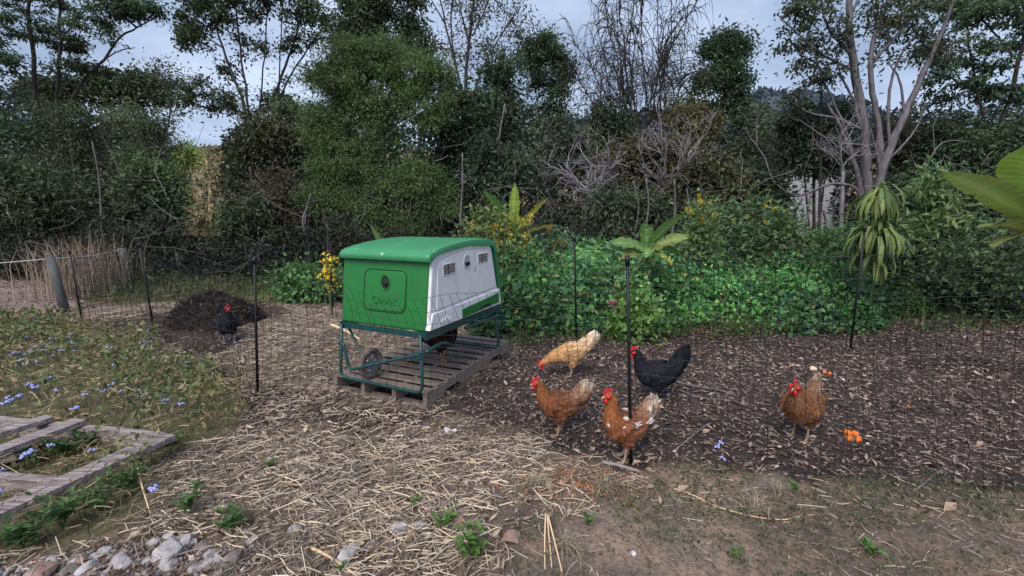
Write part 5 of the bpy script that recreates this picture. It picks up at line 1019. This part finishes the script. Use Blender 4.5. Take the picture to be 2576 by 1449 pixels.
    cmb = [(.034, .008), (.036, .022), (.030, .034), (.024, .026), (.019, .044), (.011, .031), (.005, .050), (-.003, .034), (-.010, .047), (-.015, .030), (-.024, .036), (-.024, .020), (-.012, .012)]
    n = len(cmb); V = [L2(a, b, w) for w in (-.0035, .0035) for a, b in cmb]; F = [tuple(range(n)), tuple(range(2*n-1, n-1, -1))]+[(i, i+n, (i+1) % n+n, (i+1) % n) for i in range(n)]; mesh_obj('comb', np.array(V), F, M['red'], root, None, False, .0015)
    for s in (-1, 1):
        MB().tube([L2(.024, -.008, s*.006), L2(.026, -.020, s*.010), L2(.024, -.034, s*.010), L2(.022, -.042, s*.009)], [.004, .008, .0095, .003], 8).obj('wattle', M['red'], root, True)
        MB().tube([L2(-.004, .002, s*.016), L2(.010, .003, s*.0205), L2(.024, .0, s*.013)], [.006, .0125, .006], 8).obj('face_patch', M['red'], root, True)
        MB().tube([L2(.006, .006, s*.029), L2(.006, .006, s*.0335)], [.0045, .0025], 8).obj('eye', M['eye'], root, True)
    return root
BRN = [(.24, .095, .035), (.27, .10, .03), (.26, .095, .03), (.20, .072, .032), (.19, .072, .038), (.25, .115, .07), (.40, .26, .17), (.60, .52, .43)]
BRN2 = [(.17, .075, .035), (.18, .08, .035), (.18, .08, .036), (.16, .07, .034), (.18, .085, .045), (.26, .155, .10), (.38, .29, .22)]
BUF = [(.45, .20, .07), (.48, .23, .09), (.55, .29, .12), (.58, .34, .16), (.60, .40, .22), (.66, .50, .33), (.68, .60, .48)]
BLK = [(.010, .010, .013), (.012, .012, .016), (.018, .019, .026), (.014, .014, .020), (.010, .010, .014)]
MAR = [(.035, .012, .010), (.025, .010, .009), (.05, .018, .013), (.04, .015, .012)]
hen('pale buff hen pecking the ground with its white tail raised', 1432, 952, 186, PECK, BUF, 401, 1.06)
hen('brown hen walking left, second nearest, without white spots', 1400, 1090, 190, STAND, BRN, 402, 1.0)
hen('nearest brown hen with white spots standing behind the middle post', 1562, 1155, 200, ALERT, BRN, 403, 1.04, spots=.28)
hen('large black hen facing left behind the middle post', 1640, 1016, 184, STAND, BLK, 404, 1.12, leg=(.10, .085, .085), tail=1.15, fatten=1.15, high=True)
hen('dark tan hen at right turned half towards the viewer', 2008, 1108, 218, STAND, BRN2, 405, 1.10, fatten=1.2, leg=(.34, .25, .17))
hen('black hen with a red comb in front of the dark compost mound', 578, 862, -48, ALERT, BLK, 406, 1.08, leg=(.25, .25, .3), fatten=1.1)
hen('dark maroon hen standing on the pallet in the shade of the coop', 1118, 905, 20, STAND, MAR, 407, .92, z=.14, leg=(.40, .22, .12))

# ------------------------------------------------------------------ compost mound
g = G(548, 815); cm = thing('compost_heap', 'dark heap of compost and twigs behind the black hen', 'compost heap', (g[0], g[1], 0)); k = 60; xs = np.linspace(-.72, .72, k); X, Y_ = np.meshgrid(xs, xs*.75)
hh = .36*np.clip(1-(X/.60)**2-(Y_/.5)**2, 0, 1)**.6*(.75+.5*fbm(X, Y_, 0, 3, 3))+(fbm(X, Y_, 3, 12, 3)-.5)*.06-.02; I = np.arange(k*k).reshape(k, k); F = np.stack([I[:-1, :-1], I[:-1, 1:], I[1:, 1:], I[1:, :-1]], -1).reshape(-1, 4)
mesh_obj('mound', np.stack([X.ravel(), Y_.ravel(), hh.ravel()], 1), F, M['ground'], cm, np.array([.035, .026, .024])*(.5+fbm(X, Y_, 1, 8, 3).ravel()[:, None]), True)
i = RND.randint(0, k*k, 5200); i = i[hh.ravel()[i] > .02]; P = np.stack([X.ravel()[i], Y_.ravel()[i], hh.ravel()[i]+.006], 1)+RND.normal(0, .012, (len(i), 3)); D = rdir(len(i), .1); D[:, 2] = np.abs(D[:, 2])*.5; D = unit(D)
leaves_obj('compost_litter', P, D, rdir(len(i), 1.), RND.uniform(.04, .13, len(i)), RND.uniform(.008, .02, len(i)), np.array([(.05, .037, .034), (.10, .075, .068), (.03, .023, .02), (.16, .12, .10)])[RND.choice(4, len(i), p=[.4, .3, .2, .1])]*RND.uniform(.6, 1.3, (len(i), 1)), M['litter'], cm)
# ------------------------------------------------------------------ rubble
def rock(label, px, py, rpx, mat, seed, grp=None, flat=.7, name='stone'):
    rs = np.random.RandomState(seed); g = G(px, py+rpx*.35); r = rpx*g[1]/FPX; bm_ = bmesh.new(); bmesh.ops.create_icosphere(bm_, subdivisions=3, radius=1.0)
    co = np.array([v.co[:] for v in bm_.verts]); q = co.copy()
    for _ in range(11): nrm = unit(rs.normal(size=(1, 3)))[0]; d = rs.uniform(.55, .85); e = q@nrm-d; q = q-np.clip(e, 0, None)[:, None]*nrm
    q = q*(.84+.34*fbm(q[:, 0]+seed, q[:, 1], q[:, 2], 2.2, 4))[:, None]*np.array([1.15, 1, flat])*r; q += rs.normal(0, .010*r, q.shape)
    for v, c in zip(bm_.verts, q): v.co = c
    me = bpy.data.meshes.new(name); bm_.to_mesh(me); bm_.free(); me.materials.append(mat); o = bpy.data.objects.new(name, me); o.location = (g[0], g[1], float(height(g[0], g[1]))+r*flat*.45); o.rotation_euler = (0, 0, rs.uniform(0, 6)); link(o)
    return tag(o, label, 'stone', grp)
RG, RP, RB = M['rock'], M['rock_pink'], M['rock_brown']
for i, (l, px, py, r, m) in enumerate([('large pale grey stone, biggest of the rubble at bottom left', 421, 1377, 42, RG), ('grey stone touching the biggest rubble stone at its upper right', 470, 1357, 25, RG), ('flat grey stone below the biggest rubble stone', 425, 1416, 26, RG), ('squarish pale grey stone right of the biggest rubble stone', 526, 1390, 18, RG),
    ('wide brownish grey stone at the right end of the rubble', 588, 1404, 30, RB), ('grey stone in the left part of the rubble beside the orange clod', 306, 1410, 32, RG), ('grey blue stone left of centre in the rubble at the bottom edge', 220, 1424, 26, RG), ('large orange clay clod at the bottom left edge', 105, 1440, 40, RP), ('small pale stone between grey stones and orange clod', 385, 1362, 18, RG),
    ('grey stone half buried under straw, right of the rubble', 634, 1358, 18, RG), ('upright pale grey stone left of the green weed pair', 1006, 1328, 23, RG), ('upright pale grey stone right of the green weed pair', 1062, 1330, 22, RG), ('pale chipped stone left among the straw', 742, 1332, 18, RG), ('big rough grey clod in the lower centre', 877, 1390, 31, RG),
    ('brown clod beside the big rough grey clod', 938, 1376, 21, RB), ('grey brown clod at the right of the clod row', 985, 1378, 21, RB), ('pinkish clay clod showing through the straw', 1064, 1262, 17, RP), ('orange pink clod right of the green weeds', 1152, 1315, 20, RP), ('round reddish clod near the dry grass tuft', 1290, 1357, 26, RP), ('small dark clod below the clod row', 1020, 1406, 14, RB), ('pale flat stone beside the chipped stone', 780, 1337, 13, RG), ('small pink clod near the top of the clods', 1080, 1290, 14, RP)]):
    rock(l, px, py, r, m, 600+i)
rs = np.random.RandomState(77)
for i in range(110):
    px = rs.uniform(5, 660)*rs.uniform(.75, 1); lo = 1402-max(0, min(1, (px-180)/200))*60; py = rs.uniform(lo, 1449); rock('small loose stone in the rubble patch at bottom left', px, py, rs.uniform(6, 19), [RG, RG, RB, RP][rs.randint(4)], 700+i, 'small stones of the rubble patch')
x, y = sample(22000, (-2.6, .3), (.8, 1.75), ['rubble']); m = len(x); P = np.stack([x, y, height(x, y)+.003], 1); D = rdir(m, .2); D[:, 2] = abs(D[:, 2]); L = RND.uniform(.008, .028, m)
tag(leaves_obj('gravel', P, unit(D), rdir(m, 1), L, L*.8, np.array([(.33, .29, .28), (.30, .18, .14), (.20, .16, .15), (.42, .39, .38)])[RND.randint(0, 4, m)]*RND.uniform(.7, 1.2, (m, 1)), M['litter'], None, .5), 'fine gravel and crumbs between the rubble stones', None, None, 'stuff')
x = RND.uniform(-14, -5, 5000); y = RND.uniform(6, 10, 5000); k = zone(x, y) == 'road'; x, y = x[k], y[k]; m = len(x); L = RND.uniform(.02, .08, m); D = rdir(m, .1); D[:, 2] *= .3
tag(leaves_obj('gravel', np.stack([x, y, height(x, y)+.004], 1), unit(D), rdir(m, 1.5), L, L*.6, np.array([(.36, .27, .24), (.24, .18, .16), (.14, .11, .10)])[RND.randint(0, 3, m)], M['litter']), 'gravel of the bare pinkish track at far left', None, None, 'stuff')

# ------------------------------------------------------------------ weathered timber frame, front left
g = G(388, 1086, .13); tf = thing('timber_frame', 'weathered broken wooden pallet frame overgrown with weeds at left foreground', 'timber frame', (g[0], g[1], 0)); o_ = np.array([g[0], g[1], 0])
def plank(name, a, b, w, t, mat, z, parent=tf, seed=0, off=0.0):
    """board from photo point a to b (its top centre line), width w, thickness t"""
    A = G(*a, z); B = G(*b, z); d = unit((B-A)[None])[0]; s = np.cross([0, 0, 1.], d); n = 9; V = []; rs = np.random.RandomState(seed)
    for i in range(n+1):
        c = A+(B-A)*i/n-o_; e0, e1 = rs.normal(0, .003, 2)
        for sx, zz in ((-1, 0), (1, 0), (1, -t), (-1, -t)): V.append(c+s*(w/2*sx+(e0 if sx < 0 else e1)+off)+np.array([0, 0, zz])+(d*rs.normal(0, .006) if i in (0, n) else 0))
    F = [(i*4+k, i*4+(k+1) % 4, (i+1)*4+(k+1) % 4, (i+1)*4+k) for i in range(n) for k in range(4)]+[(3, 2, 1, 0), (n*4, n*4+1, n*4+2, n*4+3)]
    ob = mesh_obj(name, np.array(V), F, mat, parent, None, False, .003)
    bmm = bmesh.new(); bmm.from_mesh(ob.data); bmesh.ops.recalc_face_normals(bmm, faces=bmm.faces); bmm.to_mesh(ob.data); bmm.free(); return ob
plank('plank', (-260, 1392), (424, 1090), .120, .034, M['woodpink'], .150, seed=1)
plank('plank', (-260, 1222), (203, 1052), .105, .034, M['woodpink'], .150, seed=2)
plank('plank', (-200, 1142), (128, 1044), .095, .034, M['woodpink'], .150, seed=3)
plank('bearer', (-420, 1010), (395, 1089), .045, .105, M['woodpink'], .110, seed=4)
plank('bearer', (-420, 1165), (145, 1204), .05, .10, M['woodpink'], .110, seed=5)
plank('plank', (-120, 1200), (235, 1085), .07, .02, M['rock_brown'], .03, seed=6)
# ------------------------------------------------------------------ sticks, stalks, log, peels
def stick(label, pts, r, mat, name='stick', z=.015, cat='stick', n=7):
    P = [G(px, py, z)+[0, 0, float(height(*G(px, py, z)[:2]))+ (dz[0] if dz else 0)] for px, py, *dz in pts]; o0 = P[0].copy(); P = smooth_path([p-o0 for p in P], 5); m = len(P)
    o = MB().tube(P, list(np.linspace(r, r*.6, m)), n).obj(name, mat, None, True); o.location = o0; return tag(o, label, cat)
stick('long curved branch lying on the mulch right of the black hen, upper one', [(1690, 962), (1740, 975), (1800, 985), (1850, 998)], .014, M['bark_grey'])
stick('branch lying on the mulch just below the longest branch', [(1705, 985), (1760, 1005), (1830, 1010), (1880, 1022)], .010, M['bark_grey'])
stick('thin twig arching over the branches towards the right hen', [(1850, 1035), (1900, 1030), (1950, 1010), (1972, 996)], .005, M['bark'])
stick('thin brown twig crossing the mulch right of the nearest hen', [(1690, 1010), (1720, 1030), (1790, 1040), (1850, 1038)], .006, M['bark'])
stick('stout grey stick lying on shavings at the foot of the middle post', [(1515, 1160), (1560, 1168), (1610, 1182)], .012, M['twig_grey'])
stick('long thin pale vine stem trailing over the bare dirt', [(1695, 1225), (1745, 1243), (1800, 1270), (1860, 1290), (1920, 1302), (1975, 1302), (2015, 1292)], .0035, M['pith'], 'vine_stem')
stick('split white leaf stalk lying at the bottom edge below the rubble', [(770, 1375), (830, 1405), (900, 1455)], .008, M['pith'], 'stalk')
stick('left one of three straight straw stalks in the lower centre', [(1372, 1325, .05), (1370, 1380, .02), (1371, 1438)], .004, M['pith'], 'stalk', cat='stalk')
stick('middle one of three straight straw stalks in the lower centre', [(1376, 1328, .05), (1382, 1380, .02), (1388, 1432)], .0035, M['pith'], 'stalk', cat='stalk')
stick('right one of three straight straw stalks, leaning furthest right', [(1378, 1330, .05), (1398, 1390, .02), (1414, 1445)], .0045, M['pith'], 'stalk', cat='stalk')
stick('short pale upright stalk standing on the weeds of the timber frame', [(350, 1212, .1), (362, 1250, .05), (378, 1290)], .005, M['pith'], 'stalk')
stick('two-toned thick straw stalk on the straw in front of the coop', [(1175, 1165), (1210, 1168), (1255, 1150)], .0045, M['pith'], 'stalk')
stick('short brown log lying behind the pecking buff hen', [(1468, 878, .03), (1502, 880, .03)], .036, M['bark'], 'log', cat='log', n=12)
stick('pale green plant stem lying in the straw left of the coop', [(832, 822, .02), (865, 835, .02), (905, 855, .01)], .022, M['pith'], 'plant_stem', cat='stem')
stick('curved brown stick near the top of the mulch by the green bank', [(1560, 830), (1590, 826), (1640, 818)], .006, M['bark_grey'])
stick('dry brown stick sloping on the dirt at right foreground', [(2300, 1235), (2330, 1215), (2350, 1195)], .006, M['twig_grey'])
stick('stick lying in the wood chips left of the right hen', [(1700, 1128), (1760, 1085), (1785, 1068)], .004, M['twig_grey'])
def peel(label, px, py, rpx, seed, cat='fruit peel', name='orange_peel'):
    g = G(px, py); r = rpx*g[1]/FPX; rs = np.random.RandomState(seed); V = []; F = []; n = 14; m = 5
    for i in range(m):
        a = .25+1.15*i/(m-1)
        for k in range(n): q = 6.28318*k/n; rr = r*(1+.1*math.sin(3*q+seed)); V.append((rr*math.sin(a)*math.cos(q), rr*math.sin(a)*math.sin(q), r*math.cos(a)))
    V.append((0, 0, r)); F = [(i*n+k, i*n+(k+1) % n, (i+1)*n+(k+1) % n, (i+1)*n+k) for i in range(m-1) for k in range(n)]+[(len(V)-1, (k+1) % n, k) for k in range(n)]
    o = mesh_obj(name, np.array(V), F, M['orange'], None, None, True); o.location = (g[0], g[1], float(height(g[0], g[1]))+r*.25); o.rotation_euler = (rs.uniform(.5, 1.3), rs.uniform(-.4, .4), rs.uniform(-.6, .6)); sd = o.modifiers.new('s', 'SOLIDIFY'); sd.thickness = r*.12
    return tag(o, label, cat)
peel('bright orange peel half, left one of the pair right of the tan hen', 2133, 1090, 10, 1); peel('bright orange peel half touching its twin at the right', 2151, 1091, 9, 2); peel('paler orange peel scrap in front of the bright pair', 2136, 1104, 9, 3); peel('flattened orange peel scrap at the front right of the pair', 2156, 1107, 10, 4)
peel('small orange peel scrap above the tan hen, left of its twin', 2074, 935, 5, 5); peel('pink orange peel scrap at the top right of the tan hen', 2086, 938, 5, 6); peel('tiny orange peel scrap beside the tail of the tan hen', 2068, 966, 4, 7); peel('orange peel scrap lying alone in the mulch at far right', 2284, 1020, 5, 8)
o = peel('white and orange fruit rind just above the tail of the tan hen', 2045, 929, 9, 9, 'fruit rind', 'rind'); o.data.materials[0] = M['pith']
def pebble(label, px, py, rpx, mat, name, cat, seed): o = rock(label, px, py, rpx, mat, seed, None, .8, name); o['category'] = cat; return o
pebble('small white eggshell piece right of the orange peels', 2182, 1116, 5, M['shell'], 'eggshell', 'eggshell', 811); pebble('tiny white eggshell piece far right on the mulch', 2315, 1104, 4, M['shell'], 'eggshell', 'eggshell', 812)
pebble('white fluffy feather tuft on the straw in front of the pallet', 1125, 1080, 9, M['shell'], 'feather_tuft', 'feather', 813); pebble('second white feather tuft beside the first on the straw', 1143, 1083, 8, M['shell'], 'feather_tuft', 'feather', 814)
pebble('white quartz pebble on the dirt at bottom centre', 1593, 1392, 8, M['shell'], 'pebble', 'pebble', 815); pebble('pinkish white pebble left of the white quartz pebble', 1552, 1388, 9, M['rock_pink'], 'pebble', 'pebble', 816)
pebble('pair of white blossoms behind the tail of the black hen, left', 1706, 893, 4, M['shell'], 'blossom', 'blossom', 817); pebble('white blossom behind the tail of the black hen, right one', 1714, 894, 4, M['shell'], 'blossom', 'blossom', 818)
# large fallen leaves on the mulch
for i, (px, py, L, l) in enumerate([(2372, 1290, .09, 'big curled dry leaf standing on the dirt at right'), (1765, 1098, .07, 'pale dry leaf on mulch right of the nearest hen'), (1640, 1085, .06, 'tan dry leaf on mulch beside the middle post'), (1760, 1015, .05, 'pale leaf on mulch under the fallen branch'), (2455, 1125, .07, 'curled tan leaf at far right of the mulch'), (1700, 1240, .08, 'brown curled leaf at the mulch edge'), (1985, 925, .08, 'long tan bark piece above the tan hen'), (1590, 1170, .06, 'tan bark flake beside the grey stick')]):
    g = G(px, py); V, F = leaf_arrays(np.array([[0, 0, .01]]), unit(np.array([[.9, .2, .35]])), np.array([[0, -.4, 1.]]), L, L*.5, .5); o = mesh_obj('fallen_leaf', V, F, M['litter'], None, np.tile([.40, .29, .22], (4, 1))); o.location = (g[0], g[1], float(height(g[0], g[1]))); tag(o, l, 'leaf')
